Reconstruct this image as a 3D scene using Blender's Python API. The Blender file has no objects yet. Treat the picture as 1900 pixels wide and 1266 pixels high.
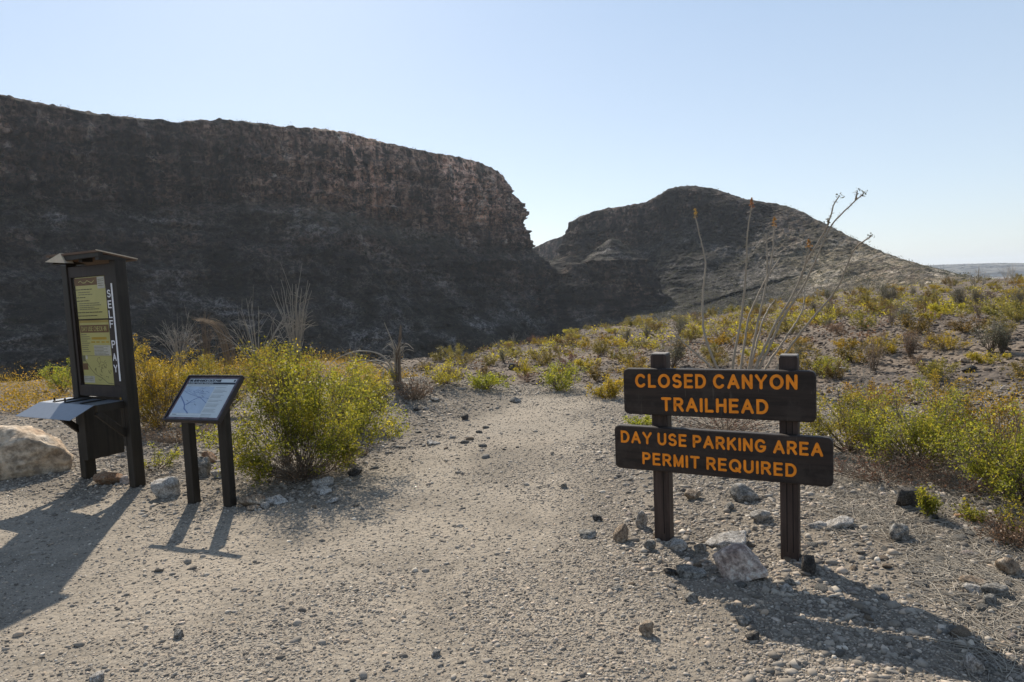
import bpy, math, random
import numpy as np
from math import sin, cos, pi, radians, atan2, sqrt
from mathutils import Vector, Matrix

# ------------------------------------------------------------------ camera, sky, sun, exposure
SC = bpy.context.scene
COL = SC.collection
F = 1267.0
PITCH, ROLL, CH = radians(4.48), radians(2.3), 1.6
fw = np.array([0, cos(PITCH), -sin(PITCH)]); up0 = np.array([0, sin(PITCH), cos(PITCH)]); r0 = np.array([1., 0, 0])
rt = r0*cos(ROLL) - up0*sin(ROLL); up = r0*sin(ROLL) + up0*cos(ROLL)
CAMP = np.array([0, 0, CH])
cd = bpy.data.cameras.new('camera'); cam = bpy.data.objects.new('camera', cd); COL.objects.link(cam)
cd.sensor_width = 36; cd.lens = F*36/1900; cd.clip_start = 0.05; cd.clip_end = 40000
M = Matrix((tuple(rt), tuple(up), tuple(-fw))).transposed().to_4x4(); M.translation = Vector(CAMP)
cam.matrix_world = M
SC.camera = cam

SUN_AZ, SUN_EL = radians(-17.5), radians(39)          # azimuth from +Y towards +X
W = bpy.data.worlds.new('World'); SC.world = W; W.use_nodes = True
nt = W.node_tree; bg = nt.nodes['Background']
sky = nt.nodes.new('ShaderNodeTexSky'); sky.sky_type = 'NISHITA'; sky.sun_disc = False
sky.sun_elevation = SUN_EL; sky.sun_rotation = SUN_AZ; sky.altitude = 800
sky.air_density = 1.0; sky.dust_density = 1.0; sky.ozone_density = 2.0
nt.links.new(sky.outputs[0], bg.inputs[0]); bg.inputs[1].default_value = 0.10
_tc = nt.nodes.new('ShaderNodeTexCoord'); _sx = nt.nodes.new('ShaderNodeSeparateXYZ'); nt.links.new(_tc.outputs['Generated'], _sx.inputs[0])
_rp = nt.nodes.new('ShaderNodeValToRGB'); nt.links.new(_sx.outputs['Z'], _rp.inputs[0])
_rp.color_ramp.elements[0].position = 0.0; _rp.color_ramp.elements[0].color = (.56, .59, .60, 1)
_rp.color_ramp.elements[1].position = .9; _rp.color_ramp.elements[1].color = (.20, .29, .44, 1)
_e = _rp.color_ramp.elements.new(.12); _e.color = (.50, .57, .63, 1); _e = _rp.color_ramp.elements.new(.40); _e.color = (.36, .47, .61, 1)
_b2 = nt.nodes.new('ShaderNodeBackground'); nt.links.new(_rp.outputs[0], _b2.inputs[0])
_ms = nt.nodes.new('ShaderNodeMixShader'); _ms.inputs[0].default_value = .62
nt.links.new(bg.outputs[0], _ms.inputs[1]); nt.links.new(_b2.outputs[0], _ms.inputs[2]); nt.links.new(_ms.outputs[0], nt.nodes['World Output'].inputs[0])
sd = bpy.data.lights.new('sun', 'SUN'); sun = bpy.data.objects.new('sun', sd); COL.objects.link(sun)
sd.energy = 4.95; sd.angle = radians(0.53); sd.color = (1.0, 0.92, 0.79)
sv = Vector((sin(SUN_AZ)*cos(SUN_EL), cos(SUN_AZ)*cos(SUN_EL), sin(SUN_EL)))
sun.rotation_euler = sv.to_track_quat('Z', 'Y').to_euler()
vs = SC.view_settings; vs.view_transform = 'Standard'; vs.look = 'None'; vs.exposure = 0.5; vs.gamma = 1.0
SC.cycles.use_denoising = True
SC.cycles.max_bounces = 8; SC.cycles.transparent_max_bounces = 8
SC.cycles.volume_bounces = 0

# ------------------------------------------------------------------ helpers
def ray(X, Y): return fw + rt*(X-950)/F - up*(Y-633)/F
def at(X, Y, depth): return CAMP + ray(X, Y)*depth
def hor(X): return 534 - 0.0402*(X-950)

def _hash(ix, iy, iz, seed):
    h = (ix.astype(np.int64)*374761393 + iy.astype(np.int64)*668265263 + iz.astype(np.int64)*2147483647 + seed*974711) & 0xffffffff
    h = ((h ^ (h >> 13)) * 1274126177) & 0xffffffff
    h = ((h ^ (h >> 16)) * 2246822519) & 0xffffffff
    return ((h ^ (h >> 15)) & 0xffff) / 65535.0
def noise(x, y, z=0.0, seed=0):
    x, y, z = np.broadcast_arrays(np.asarray(x, float), np.asarray(y, float), np.asarray(z, float))
    ix, iy, iz = np.floor(x), np.floor(y), np.floor(z)
    fx, fy, fz = x-ix, y-iy, z-iz
    fx, fy, fz = [f*f*f*(f*(f*6-15)+10) for f in (fx, fy, fz)]
    r = 0
    for a in (0, 1):
        for b in (0, 1):
            for c in (0, 1):
                w = (fx if a else 1-fx)*(fy if b else 1-fy)*(fz if c else 1-fz)
                r = r + w*_hash(ix+a, iy+b, iz+c, seed)
    return r*2-1
def fbm(x, y, z=0.0, oct=4, seed=0, gain=0.5):
    r = 0; a = 1; s = 0; x = np.asarray(x, float); y = np.asarray(y, float)
    for i in range(oct):
        ca, sa = cos(.6+1.1*i), sin(.6+1.1*i); k = 2.03**i
        r = r + a*noise((x*ca-y*sa)*k+i*17.3, (x*sa+y*ca)*k+i*5.1, np.asarray(z)*k+i*3.7, seed+i); s += a; a *= gain
    return r/s

def mesh(name, V, Fc, mats=(), parent=None, smooth=False, mi=None, attr=None):
    """V (n,3); Fc an (m,k) array or a list of polygons."""
    me = bpy.data.meshes.new(name)
    V = np.asarray(V, np.float32)
    if isinstance(Fc, np.ndarray):
        m, k = Fc.shape
        me.vertices.add(len(V)); me.vertices.foreach_set('co', V.ravel())
        me.loops.add(m*k); me.loops.foreach_set('vertex_index', Fc.astype(np.int32).ravel())
        me.polygons.add(m); me.polygons.foreach_set('loop_start', np.arange(0, m*k, k, dtype=np.int32))
        me.polygons.foreach_set('loop_total', np.full(m, k, np.int32))
        me.update(calc_edges=True)
    else:
        me.from_pydata([tuple(map(float, v)) for v in V], [], Fc); me.update()
    for mt in (mats if isinstance(mats, (list, tuple)) else [mats]): me.materials.append(mt)
    if mi is not None: me.polygons.foreach_set('material_index', np.asarray(mi, np.int32))
    if smooth: me.polygons.foreach_set('use_smooth', np.ones(len(me.polygons), bool))
    if attr:
        for k_, v_ in attr.items():
            a_ = me.attributes.new(k_, 'FLOAT', 'POINT'); a_.data.foreach_set('value', np.asarray(v_, np.float32))
    o = bpy.data.objects.new(name, me); COL.objects.link(o)
    if parent: o.parent = parent
    return o
def tag(o, label=None, cat=None, group=None, kind=None):
    if label: o['label'] = label
    if cat: o['category'] = cat
    if group: o['group'] = group
    if kind: o['kind'] = kind
    return o
def empty(name, loc, rz=0.0):
    e = bpy.data.objects.new(name, None); e.empty_display_size = 0.2; COL.objects.link(e)
    e.location = loc; e.rotation_euler = (0, 0, rz); return e

class MB:
    """collects polygons of several shapes for ONE mesh"""
    def __init__(s): s.V = []; s.F = []; s.n = 0; s.m = []
    def add(s, V, Fc, m=0):
        s.V.append(np.asarray(V, float)); s.F += [tuple(int(i)+s.n for i in f) for f in Fc]; s.m += [m]*len(Fc); s.n += len(V)
    def box(s, c, size, R=None, m=0, bev=0.0):
        hx, hy, hz = [v/2 for v in size]
        if bev > 0:
            b = min(bev, hx*.9, hy*.9, hz*.9); pts = []; 
            for sx in (-1, 1):
                for sy in (-1, 1):
                    for sz in (-1, 1):
                        pts += [(sx*hx, sy*(hy-b), sz*(hz-b)), (sx*(hx-b), sy*hy, sz*(hz-b)), (sx*(hx-b), sy*(hy-b), sz*hz)]
            V = np.array(pts); idx = lambda i, j, k, a: ((i*2+j)*2+k)*3+a
            Fq = []
            for i in (0, 1): Fq.append([idx(i, 0, 0, 0), idx(i, 1, 0, 0), idx(i, 1, 1, 0), idx(i, 0, 1, 0)])
            for j in (0, 1): Fq.append([idx(0, j, 0, 1), idx(1, j, 0, 1), idx(1, j, 1, 1), idx(0, j, 1, 1)])
            for k in (0, 1): Fq.append([idx(0, 0, k, 2), idx(1, 0, k, 2), idx(1, 1, k, 2), idx(0, 1, k, 2)])
            for i in (0, 1):
                for j in (0, 1): Fq.append([idx(i, j, 0, 0), idx(i, j, 0, 1), idx(i, j, 1, 1), idx(i, j, 1, 0)])
                for k in (0, 1): Fq.append([idx(i, 0, k, 0), idx(i, 0, k, 2), idx(i, 1, k, 2), idx(i, 1, k, 0)])
            for j in (0, 1):
                for k in (0, 1): Fq.append([idx(0, j, k, 1), idx(0, j, k, 2), idx(1, j, k, 2), idx(1, j, k, 1)])
            for i in (0, 1):
                for j in (0, 1):
                    for k in (0, 1): Fq.append([idx(i, j, k, 0), idx(i, j, k, 1), idx(i, j, k, 2)])
            out = []
            for f in Fq:   # orient outwards
                a, b_, c_ = V[f[0]], V[f[1]], V[f[2]]; nn = np.cross(b_-a, c_-a); cc = V[f].mean(0)
                out.append(f if nn @ cc > 0 else f[::-1])
            Fq = out
        else:
            V = np.array([(x*hx, y*hy, z*hz) for x in (-1, 1) for y in (-1, 1) for z in (-1, 1)])
            Fq = [(0, 1, 3, 2), (4, 6, 7, 5), (0, 4, 5, 1), (2, 3, 7, 6), (0, 2, 6, 4), (1, 5, 7, 3)]
        if R is not None: V = V @ np.asarray(R).T
        s.add(V+np.asarray(c), Fq, m)
    def prism(s, poly, y0, y1, axes=(0, 2, 1), m=0):
        """poly in plane (axes[0],axes[1]) extruded on axes[2] from y0 to y1"""
        n = len(poly); V = np.zeros((2*n, 3))
        for i, (a, b) in enumerate(poly):
            for k, y in enumerate((y0, y1)): V[k*n+i, axes[0]] = a; V[k*n+i, axes[1]] = b; V[k*n+i, axes[2]] = y
        s.add(V, [tuple(range(n)), tuple(range(2*n-1, n-1, -1))]+[(i, i+n, (i+1) % n+n, (i+1) % n) for i in range(n)], m)
    def tube(s, P, r, k=6, m=0):
        V, Fq = tube_np(np.asarray(P, float), r, k); s.add(V, Fq, m)
    def build(s, name, mats, parent=None, smooth=False):
        o = mesh(name, np.vstack(s.V), s.F, mats, parent, smooth, s.m)
        import bmesh
        bm = bmesh.new(); bm.from_mesh(o.data); bmesh.ops.recalc_face_normals(bm, faces=bm.faces); bm.to_mesh(o.data); bm.free()
        return o

def tube_np(P, r, k=3):
    n = len(P); r = np.broadcast_to(np.asarray(r, float), (n,))
    T = np.gradient(P, axis=0); T /= np.linalg.norm(T, axis=1)[:, None]+1e-9
    a = np.array([0.31, 0.27, 0.91]) if abs(T[0, 2]) < .8 else np.array([0.9, 0.3, 0.1])
    U = np.cross(T, a); U /= np.linalg.norm(U, axis=1)[:, None]+1e-9; B = np.cross(T, U)
    th = np.arange(k)*2*pi/k
    V = (P[:, None]+r[:, None, None]*(np.cos(th)[None, :, None]*U[:, None]+np.sin(th)[None, :, None]*B[:, None])).reshape(-1, 3)
    i = np.arange(n-1)[:, None]*k; j = np.arange(k)[None]; j2 = (j+1) % k
    Fq = np.stack([i+j, i+j2, i+k+j2, i+k+j], -1).reshape(-1, 4)
    return V, Fq
class QB:
    """fast collector: quads only (numpy)"""
    def __init__(s): s.V = []; s.F = []; s.m = []; s.n = 0
    def add(s, V, Fq, m=0): s.V.append(V); s.F.append(Fq+s.n); s.m.append(np.full(len(Fq), m)); s.n += len(V)
    def tube(s, P, r, k=3, m=0): V, Fq = tube_np(np.asarray(P, float), r, k); s.add(V, Fq, m)
    def build(s, name, mats, parent=None, smooth=False):
        return mesh(name, np.vstack(s.V), np.vstack(s.F), mats, parent, smooth, np.concatenate(s.m))
    def data(s): return np.vstack(s.V), np.vstack(s.F), np.concatenate(s.m)

# ------------------------------------------------------------------ materials
class NT:
    def __init__(s, name):
        s.m = bpy.data.materials.new(name); s.m.use_nodes = True; s.t = s.m.node_tree; s.t.nodes.clear()
        s.out = s.n('OutputMaterial')
    def n(s, ty, **kw):
        nd = s.t.nodes.new('ShaderNode'+ty)
        for k, v in kw.items(): setattr(nd, k, v)
        return nd
    def l(s, a, b): s.t.links.new(a, b)
    def set(s, sock, v):
        if isinstance(v, bpy.types.NodeSocket): s.l(v, sock)
        else: sock.default_value = (tuple(v)+(1,) if isinstance(v, (tuple, list)) and len(v) == 3 and sock.type == 'RGBA' else v)
    def pos(s): return s.n('TexCoord').outputs['Object']
    def gpos(s): return s.n('NewGeometry').outputs['Position']
    def scale(s, v, sc): 
        m_ = s.n('VectorMath', operation='MULTIPLY'); s.l(v, m_.inputs[0]); m_.inputs[1].default_value = sc; return m_.outputs[0]
    def noise(s, v, sc, det=4, rough=.55, dist=0):
        t = s.n('TexNoise'); s.l(v, t.inputs['Vector']); t.inputs['Scale'].default_value = sc; t.inputs['Detail'].default_value = det
        t.inputs['Roughness'].default_value = rough; t.inputs['Distortion'].default_value = dist; return t.outputs['Fac']
    def vor(s, v, sc, feature='F1'):
        t = s.n('TexVoronoi', feature=feature); s.l(v, t.inputs['Vector']); t.inputs['Scale'].default_value = sc; return t
    def ramp(s, f, stops, interp='LINEAR'):
        r = s.n('ValToRGB'); r.color_ramp.interpolation = interp; e = r.color_ramp.elements
        while len(e) > 1: e.remove(e[-1])
        for i, (p, c) in enumerate(stops):
            q = e[0] if i == 0 else e.new(p); q.position = p; q.color = (c if isinstance(c, (tuple, list)) else (c, c, c))[:3] + (1,)
        s.l(f, r.inputs[0]); return r.outputs[0]
    def mix(s, f, a, b, mode='MIX'):
        m_ = s.n('Mix', data_type='RGBA', blend_type=mode); s.set(m_.inputs[0], f); s.set(m_.inputs[6], a); s.set(m_.inputs[7], b); return m_.outputs[2]
    def math(s, op, a, b=0.0, c=0.0):
        m_ = s.n('Math', operation=op); s.set(m_.inputs[0], a); s.set(m_.inputs[1], b); s.set(m_.inputs[2], c); return m_.outputs[0]
    def bump(s, h, strength=.5, dist=.01, nrm=None):
        b = s.n('Bump'); s.l(h, b.inputs['Height']); b.inputs['Strength'].default_value = strength; b.inputs['Distance'].default_value = dist
        if nrm is not None: s.l(nrm, b.inputs['Normal'])
        return b.outputs[0]
    def pbr(s, col, rough=.8, spec=.3, nrm=None, metal=0, coat=0):
        p = s.n('BsdfPrincipled'); s.set(p.inputs['Base Color'], col); s.set(p.inputs['Roughness'], rough)
        p.inputs['Specular IOR Level'].default_value = spec; p.inputs['Metallic'].default_value = metal; p.inputs['Coat Weight'].default_value = coat
        if nrm is not None: s.l(nrm, p.inputs['Normal'])
        s.l(p.outputs[0], s.out.inputs[0]); return s.m

def m_ground():
    t = NT('gravel_ground'); P = t.gpos()
    at_ = t.n('Attribute', attribute_name='trail').outputs['Fac']
    big = t.noise(P, 0.55, 5, .6); med = t.noise(P, 3.0, 5, .6); fine = t.noise(P, 32, 2, .6)
    v1 = t.vor(P, 75); v2 = t.vor(P, 28); v3 = t.vor(P, 9)
    v0 = t.vor(P, 210)
    c0 = t.ramp(v0.outputs['Color'], [(.1, (.12, .105, .092)), (.5, (.27, .238, .20)), (.9, (.50, .455, .395))])
    c1 = t.ramp(v1.outputs['Color'], [(0, (.13, .112, .095)), (.35, (.225, .195, .163)), (.7, (.32, .277, .228)), (1, (.48, .425, .35))])
    c2 = t.ramp(v2.outputs['Color'], [(0, (.13, .115, .10)), (.5, (.24, .21, .18)), (.85, (.31, .275, .23)), (1, (.42, .38, .32))])
    dust = t.ramp(med, [(.3, (.265, .225, .18)), (.7, (.355, .30, .24))])
    patch = t.ramp(big, [(.40, 0), (.62, 1)])
    verge = t.mix(t.math('MULTIPLY', patch, .30), t.mix(.45, t.mix(.5, c1, c2), c0), dust); verge = t.mix(1.0, verge, (.76, .74, .72), 'MULTIPLY')
    pathc = t.mix(t.ramp(fine, [(.40, .25), (.60, 1)]), dust, t.mix(.6, c1, c0))
    pathc = t.mix(t.math('MULTIPLY', patch, .5), pathc, dust)
    base = t.mix(at_, verge, pathc)
    base = t.mix(1.0, base, (.84, .825, .79), 'MULTIPLY'); blo = t.ramp(t.noise(P, .9, 5, .6, .5), [(.38, .78), (.5, 1.0), (.62, 1.12)]); base = t.mix(1.0, base, blo, 'MULTIPLY')
    hill = t.n('Attribute', attribute_name='hill').outputs['Fac']
    c3 = t.ramp(v3.outputs['Color'], [(0, (.05, .038, .031)), (.5, (.092, .072, .058)), (1, (.155, .122, .094))])
    c3 = t.mix(t.ramp(t.noise(P, .35, 5, .6), [(.45, 0), (.65, 1)]), c3, (.19, .145, .105))
    base = t.mix(hill, base, t.mix(.14, c3, c2, 'MIX'))
    h = t.math('ADD', t.math('MULTIPLY', v1.outputs['Distance'], -.6), t.math('MULTIPLY', fine, .8))
    h2 = t.math('MULTIPLY', v2.outputs['Distance'], -1.0)
    n1 = t.bump(h, .45, .006); n2 = t.bump(h2, .6, .012, n1)
    n3 = t.bump(t.math('MULTIPLY', v3.outputs['Distance'], t.math('MULTIPLY', hill, -1.0)), .9, .05, n2)
    return t.pbr(base, .95, .12, n3)
def m_stones(name, stops, sc=60):
    t = NT(name); rnd = t.n('NewGeometry').outputs['Random Per Island']; P = t.gpos()
    c = t.ramp(rnd, stops); nz = t.noise(P, sc, 3, .6)
    c = t.mix(.35, c, t.ramp(nz, [(.3, .12), (.7, .5)]), 'OVERLAY'); c = t.mix(1.0, c, (.88, .86, .83), 'MULTIPLY')
    return t.pbr(c, .9, .2, t.bump(nz, .4, .004))
def m_rock(name, a, b, c=None, sc=6, crack=True):
    t = NT(name); P = t.pos()
    n1 = t.noise(P, sc, 8, .65, .4); n2 = t.noise(P, sc*6, 5, .7)
    col = t.ramp(n1, [(.38, a), (.5, b), (.62, c or b)])
    col = t.mix(.7, col, t.ramp(n2, [(.4, .2), (.6, .75)]), 'OVERLAY')
    h = t.math('ADD', t.math('MULTIPLY', n1, 1.0), t.math('MULTIPLY', n2, .35))
    return t.pbr(col, .88, .2, t.bump(h, 1.0, .05))
def m_mountain(name, cliffy=True, lit=False):
    t = NT(name); P = t.gpos()
    Pv = t.scale(P, (1, 1, .22)); Ph = t.scale(P, (.35, .35, 1.6))
    cl = t.n('Attribute', attribute_name='cliff').outputs['Fac']
    a = t.noise(Pv, .09, 7, .62, .6); b = t.noise(P, .35, 6, .65); s_ = t.noise(Ph, .10, 5, .6)
    rockc = t.ramp(a, [(.40, (.028, .021, .017)), (.47, (.070, .048, .038)), (.53, (.145, .088, .062)), (.58, (.25, .17, .125)), (.64, (.34, .27, .22))])
    rockc = t.mix(.8, rockc, t.ramp(s_, [(.43, .15), (.57, .8)]), 'OVERLAY'); rockc = t.mix(.8, rockc, t.ramp(b, [(.42, .1), (.58, .85)]), 'OVERLAY')
    tal = t.ramp(t.noise(P, .05, 7, .62, .8), [(.42, (.030, .027, .021)), (.49, (.068, .061, .053)), (.55, (.125, .113, .103)), (.63, (.19, .172, .16))])
    tal = t.mix(.9, tal, t.ramp(t.noise(P, 1.1, 6, .75), [(.44, .1), (.56, .9)]), 'OVERLAY'); tal = t.mix(.7, tal, t.ramp(b, [(.42, .1), (.58, .85)]), 'OVERLAY')
    spots = t.vor(P, .45); sp = t.ramp(spots.outputs['Distance'], [(.22, 1), (.36, 0)])
    rs = t.ramp(t.noise(P, .12, 3), [(.42, 0), (.6, 1)])
    tal = t.mix(t.math('MULTIPLY', t.math('MULTIPLY', sp, rs), .9), tal, (.014, .015, .009))
    wsp = t.ramp(t.vor(P, .42).outputs['Distance'], [(.10, 1), (.17, 0)])
    tal = t.mix(t.math('MULTIPLY', wsp, .55), tal, (.20, .18, .16))
    wlit = t.n('Attribute', attribute_name='warm_lit').outputs['Fac']
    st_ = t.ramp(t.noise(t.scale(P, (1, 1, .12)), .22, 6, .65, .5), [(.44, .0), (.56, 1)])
    rockc = t.mix(t.math('MULTIPLY', t.math('MULTIPLY', wlit, st_), .9), rockc, t.mix(t.ramp(b, [(.4, 0), (.6, 1)]), (.17, .080, .050), (.58, .37, .265)))
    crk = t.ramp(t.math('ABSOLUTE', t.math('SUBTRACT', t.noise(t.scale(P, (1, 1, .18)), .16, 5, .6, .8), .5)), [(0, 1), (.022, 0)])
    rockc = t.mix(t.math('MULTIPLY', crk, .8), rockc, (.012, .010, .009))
    tal = t.mix(t.math('MULTIPLY', wlit, .45), tal, t.mix(t.ramp(b, [(.42, 0), (.58, 1)]), (.06, .052, .030), (.34, .28, .18)))
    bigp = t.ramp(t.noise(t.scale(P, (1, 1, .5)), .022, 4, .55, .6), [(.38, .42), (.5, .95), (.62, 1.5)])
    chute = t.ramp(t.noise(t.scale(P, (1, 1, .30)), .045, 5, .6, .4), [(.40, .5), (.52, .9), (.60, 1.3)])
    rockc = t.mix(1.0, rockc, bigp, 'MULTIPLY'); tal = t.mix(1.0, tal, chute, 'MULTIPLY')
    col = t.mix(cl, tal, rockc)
    shade_ = t.ramp(wlit, [(.06, .46), (.35, .70), (1.0, 1.3)]); col = t.mix(1.0, col, shade_, 'MULTIPLY')  # sun and shade painted into albedo: dim shaded rock, bright sunlit flank
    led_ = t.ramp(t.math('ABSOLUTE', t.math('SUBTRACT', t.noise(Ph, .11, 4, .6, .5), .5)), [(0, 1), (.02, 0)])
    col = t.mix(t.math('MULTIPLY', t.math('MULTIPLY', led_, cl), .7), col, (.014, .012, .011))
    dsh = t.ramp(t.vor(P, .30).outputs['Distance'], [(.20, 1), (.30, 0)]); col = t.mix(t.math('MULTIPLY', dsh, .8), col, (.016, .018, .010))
    h = t.math('ADD', t.math('MULTIPLY', b, 1.0), t.math('MULTIPLY', t.noise(P, 1.6, 5, .7), .4))
    hv = t.noise(Pv, .5, 6, .7)
    n1 = t.bump(h, .9, 1.2); n2 = t.bump(t.math('MULTIPLY', hv, cl), .9, 2.0, n1)
    return t.pbr(col, .95, .1, n2)
def m_leaf(name, stops, trans=.55):
    t = NT(name); rnd = t.n('NewGeometry').outputs['Random Per Island']
    orr = t.n('ObjectInfo').outputs['Random']
    nzc = t.noise(t.gpos(), 5.0, 3, .6); c = t.ramp(t.math('ADD', t.math('MULTIPLY', rnd, .6), t.math('MULTIPLY_ADD', nzc, 1.5, -.55)), stops)
    hs = t.n('HueSaturation'); t.l(c, hs.inputs['Color']); t.set(hs.inputs['Hue'], t.math('MULTIPLY_ADD', orr, .05, .475)); t.set(hs.inputs['Value'], t.math('MULTIPLY_ADD', orr, .35, .82))
    c = hs.outputs[0]
    d = t.n('BsdfPrincipled'); t.l(c, d.inputs['Base Color']); d.inputs['Roughness'].default_value = .55; d.inputs['Specular IOR Level'].default_value = .35
    tr = t.n('BsdfTranslucent'); t.l(c, tr.inputs[0])
    mx = t.n('MixShader'); mx.inputs[0].default_value = trans; t.l(d.outputs[0], mx.inputs[1]); t.l(tr.outputs[0], mx.inputs[2])
    t.l(mx.outputs[0], t.out.inputs[0]); return t.m
def m_stem(name, a, b, trans=0.0):
    t = NT(name); rnd = t.n('NewGeometry').outputs['Random Per Island']; P = t.pos()
    c = t.mix(t.math('ADD', t.math('MULTIPLY', rnd, .6), t.math('MULTIPLY', t.noise(P, 30, 3), .4)), a, b)
    return t.pbr(c, .8, .25)
def m_wood(name, a, b, vert=True, rough=.62, spec=.3, sc=30):
    t = NT(name); P = t.pos(); Q = t.scale(P, (1, 1, .06) if vert else (.06, 1, 1))
    g = t.noise(Q, sc, 6, .65, .3); w = t.noise(P, 5, 5, .6)
    c = t.mix(t.ramp(g, [(.35, 0), (.65, 1)]), a, b); c = t.mix(t.math('MULTIPLY', t.ramp(w, [(.5, 0), (.75, 1)]), .35), c, tuple(x*1.7 for x in b))
    return t.pbr(c, rough, spec, t.bump(g, .35, .003))
def m_plain(name, col, rough=.6, spec=.3, metal=0, coat=0, var=.12, sc=14):
    t = NT(name); P = t.pos(); n = t.noise(P, sc, 5, .6)
    c = t.mix(t.ramp(n, [(.35, 0), (.7, 1)]), tuple(x*(1-var) for x in col), tuple(min(1, x*(1+var)) for x in col))
    return t.pbr(c, rough, spec, t.bump(n, .08, .002), metal, coat)

GROUND = m_ground()
PEB = m_stones('pebbles', [(0, (.15, .132, .115)), (.3, (.27, .237, .20)), (.55, (.36, .32, .275)), (.78, (.46, .41, .35)), (.9, (.47, .37, .28)), (1, (.68, .63, .56))])
HPEB = m_stones('hill_stones', [(0, (.045, .034, .028)), (.4, (.09, .068, .054)), (.75, (.15, .115, .09)), (1, (.30, .25, .20))], 30)
R_GREY = m_rock('grey_rock', (.13, .12, .105), (.27, .25, .22), (.42, .395, .36), 17)
R_PALE = m_rock('pale_rock', (.28, .25, .215), (.47, .43, .385), (.62, .58, .53), 17)
R_TAN = m_rock('tan_rock', (.20, .145, .10), (.37, .28, .20), (.50, .41, .31), 17)
R_DARK = m_rock('dark_rock', (.045, .04, .036), (.085, .075, .066), (.14, .125, .11), 17)
R_PINK = m_rock('pink_rock', (.27, .20, .17), (.50, .41, .35), (.68, .60, .54), 7)
R_ORNG = m_rock('rusty_rock', (.25, .13, .07), (.36, .215, .13), (.42, .32, .23), 17)
R_BOUL = m_rock('boulder_rock', (.30, .20, .125), (.42, .325, .23), (.52, .44, .35), 2.0)
LEAF_G = m_leaf('creosote_leaf', [(0, (.105, .12, .016)), (.3, (.19, .20, .022)), (.55, (.29, .28, .030)), (.8, (.42, .365, .036)), (.93, (.50, .38, .035)), (1, (.70, .58, .07))], .6)
LEAF_Y = m_leaf('ochre_leaf', [(0, (.15, .12, .014)), (.4, (.29, .22, .022)), (.75, (.44, .30, .030)), (1, (.62, .40, .045))], .6)
LEAF_O = m_leaf('olive_leaf', [(0, (.08, .066, .020)), (.4, (.17, .135, .032)), (.75, (.28, .205, .042)), (1, (.40, .27, .055))], .5)
LEAF_B = m_leaf('dry_leaf', [(0, (.09, .05, .03)), (.4, (.16, .09, .05)), (.75, (.24, .14, .08)), (1, (.33, .21, .12))], .4)
LEAF_S = m_leaf('sage_leaf', [(0, (.06, .058, .04)), (.4, (.11, .105, .07)), (.75, (.16, .15, .10)), (1, (.24, .22, .15))], .4)
STEM = m_stem('bush_stem', (.07, .05, .038), (.22, .175, .13))
STEM_P = m_stem('pale_stem', (.19, .165, .135), (.42, .37, .30))
STEM_D = m_stem('dead_stem', (.10, .075, .055), (.27, .20, .14))
FLOWER = m_leaf('ocotillo_flower', [(0, (.20, .09, .02)), (.5, (.34, .18, .05)), (1, (.46, .29, .10))], .5)

# ------------------------------------------------------------------ ground height
GD = np.array([0, 7, 9, 11, 14, 18, 25, 32, 40, 50, 60, 75, 90, 130, 200, 400, 700, 12000.])
GX = np.array([-900, 0, 300, 600, 780, 950, 1100, 1300, 1450, 1600, 1900, 2300, 3000.])
GZ = np.array([
 # 0 7 9  11   14    18    25    32    40    50    60    75    90   130  200 400 700 12000
 [0, 0, 0, 0, 0, 0.02, -2, -4.5, -7, -9, -16, -22, -27, -38, -48, -48, -48, -60],
 [0, 0, 0, 0.04, 0.05, 0.02, -2, -4.5, -7, -9, -16, -22, -27, -38, -48, -48, -48, -60],
 [0, 0, 0, 0.03, 0.02, 0, -1.2, -3.5, -6, -8.5, -16, -22, -27, -38, -48, -48, -48, -60],
 [0, 0, 0, 0.03, -0.05, -0.15, -1, -3.2, -5.5, -8, -16, -22, -27, -38, -48, -48, -48, -60],
 [0, 0, 0.02, 0.05, -0.45, -0.8, -0.85, -2.2, -4.2, -6.5, -16, -22, -27, -38, -48, -48, -48, -60],
 [0, 0, 0, 0, -0.62, -1, -1.1, -1.08, -2.5, -5, -16, -22, -27, -38, -48, -48, -48, -60],
 [0, 0, 0, 0, -0.6, -0.92, -1.1, -1.1, -1, -2.5, -16, -22, -27, -38, -48, -48, -48, -60],
 [0, 0, 0, -0.15, -0.5, -0.6, -0.62, -0.72, -0.85, -1, -1.8, -6, -13, -28, -44, -46, -46, -60],
 [0, 0, 0, -0.22, -0.4, -0.35, -0.25, -0.35, -0.45, -0.5, -0.6, -1.5, -7, -22, -40, -44, -44, -60],
 [0, 0, -0.05, -0.28, -0.28, -0.05, 0.1, 0.05, 0, -0.02, -0.05, -0.1, -1, -14, -34, -42, -44, -60],
 [0, 0, -0.08, -0.28, -0.15, 0.15, 0.28, 0.22, 0.15, 0.15, 0.2, 0.22, 0.25, -1.5, -9, -24, -34, -60],
 [0, 0, -0.08, -0.25, -0.1, 0.2, 0.35, 0.3, 0.25, 0.25, 0.3, 0.35, 0.35, 0, -5, -20, -34, -60],
 [0, 0, -0.08, -0.25, -0.1, 0.2, 0.35, 0.3, 0.25, 0.25, 0.3, 0.35, 0.35, 0, -5, -20, -34, -60]])
def pol(x, y):
    x = np.asarray(x, float); y = np.asarray(y, float)
    d = np.hypot(x, y); yy = np.maximum(y, 0.35*d+1e-6); X = 950 + F*x/yy
    return d*np.where(y > .35*d, 1, 1), np.clip(X, -899, 2999)
def smooth_interp(v, xs):
    i = np.clip(np.searchsorted(xs, v)-1, 0, len(xs)-2); t = (v-xs[i])/(xs[i+1]-xs[i]); t = np.clip(t, 0, 1)
    return i, t
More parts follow.
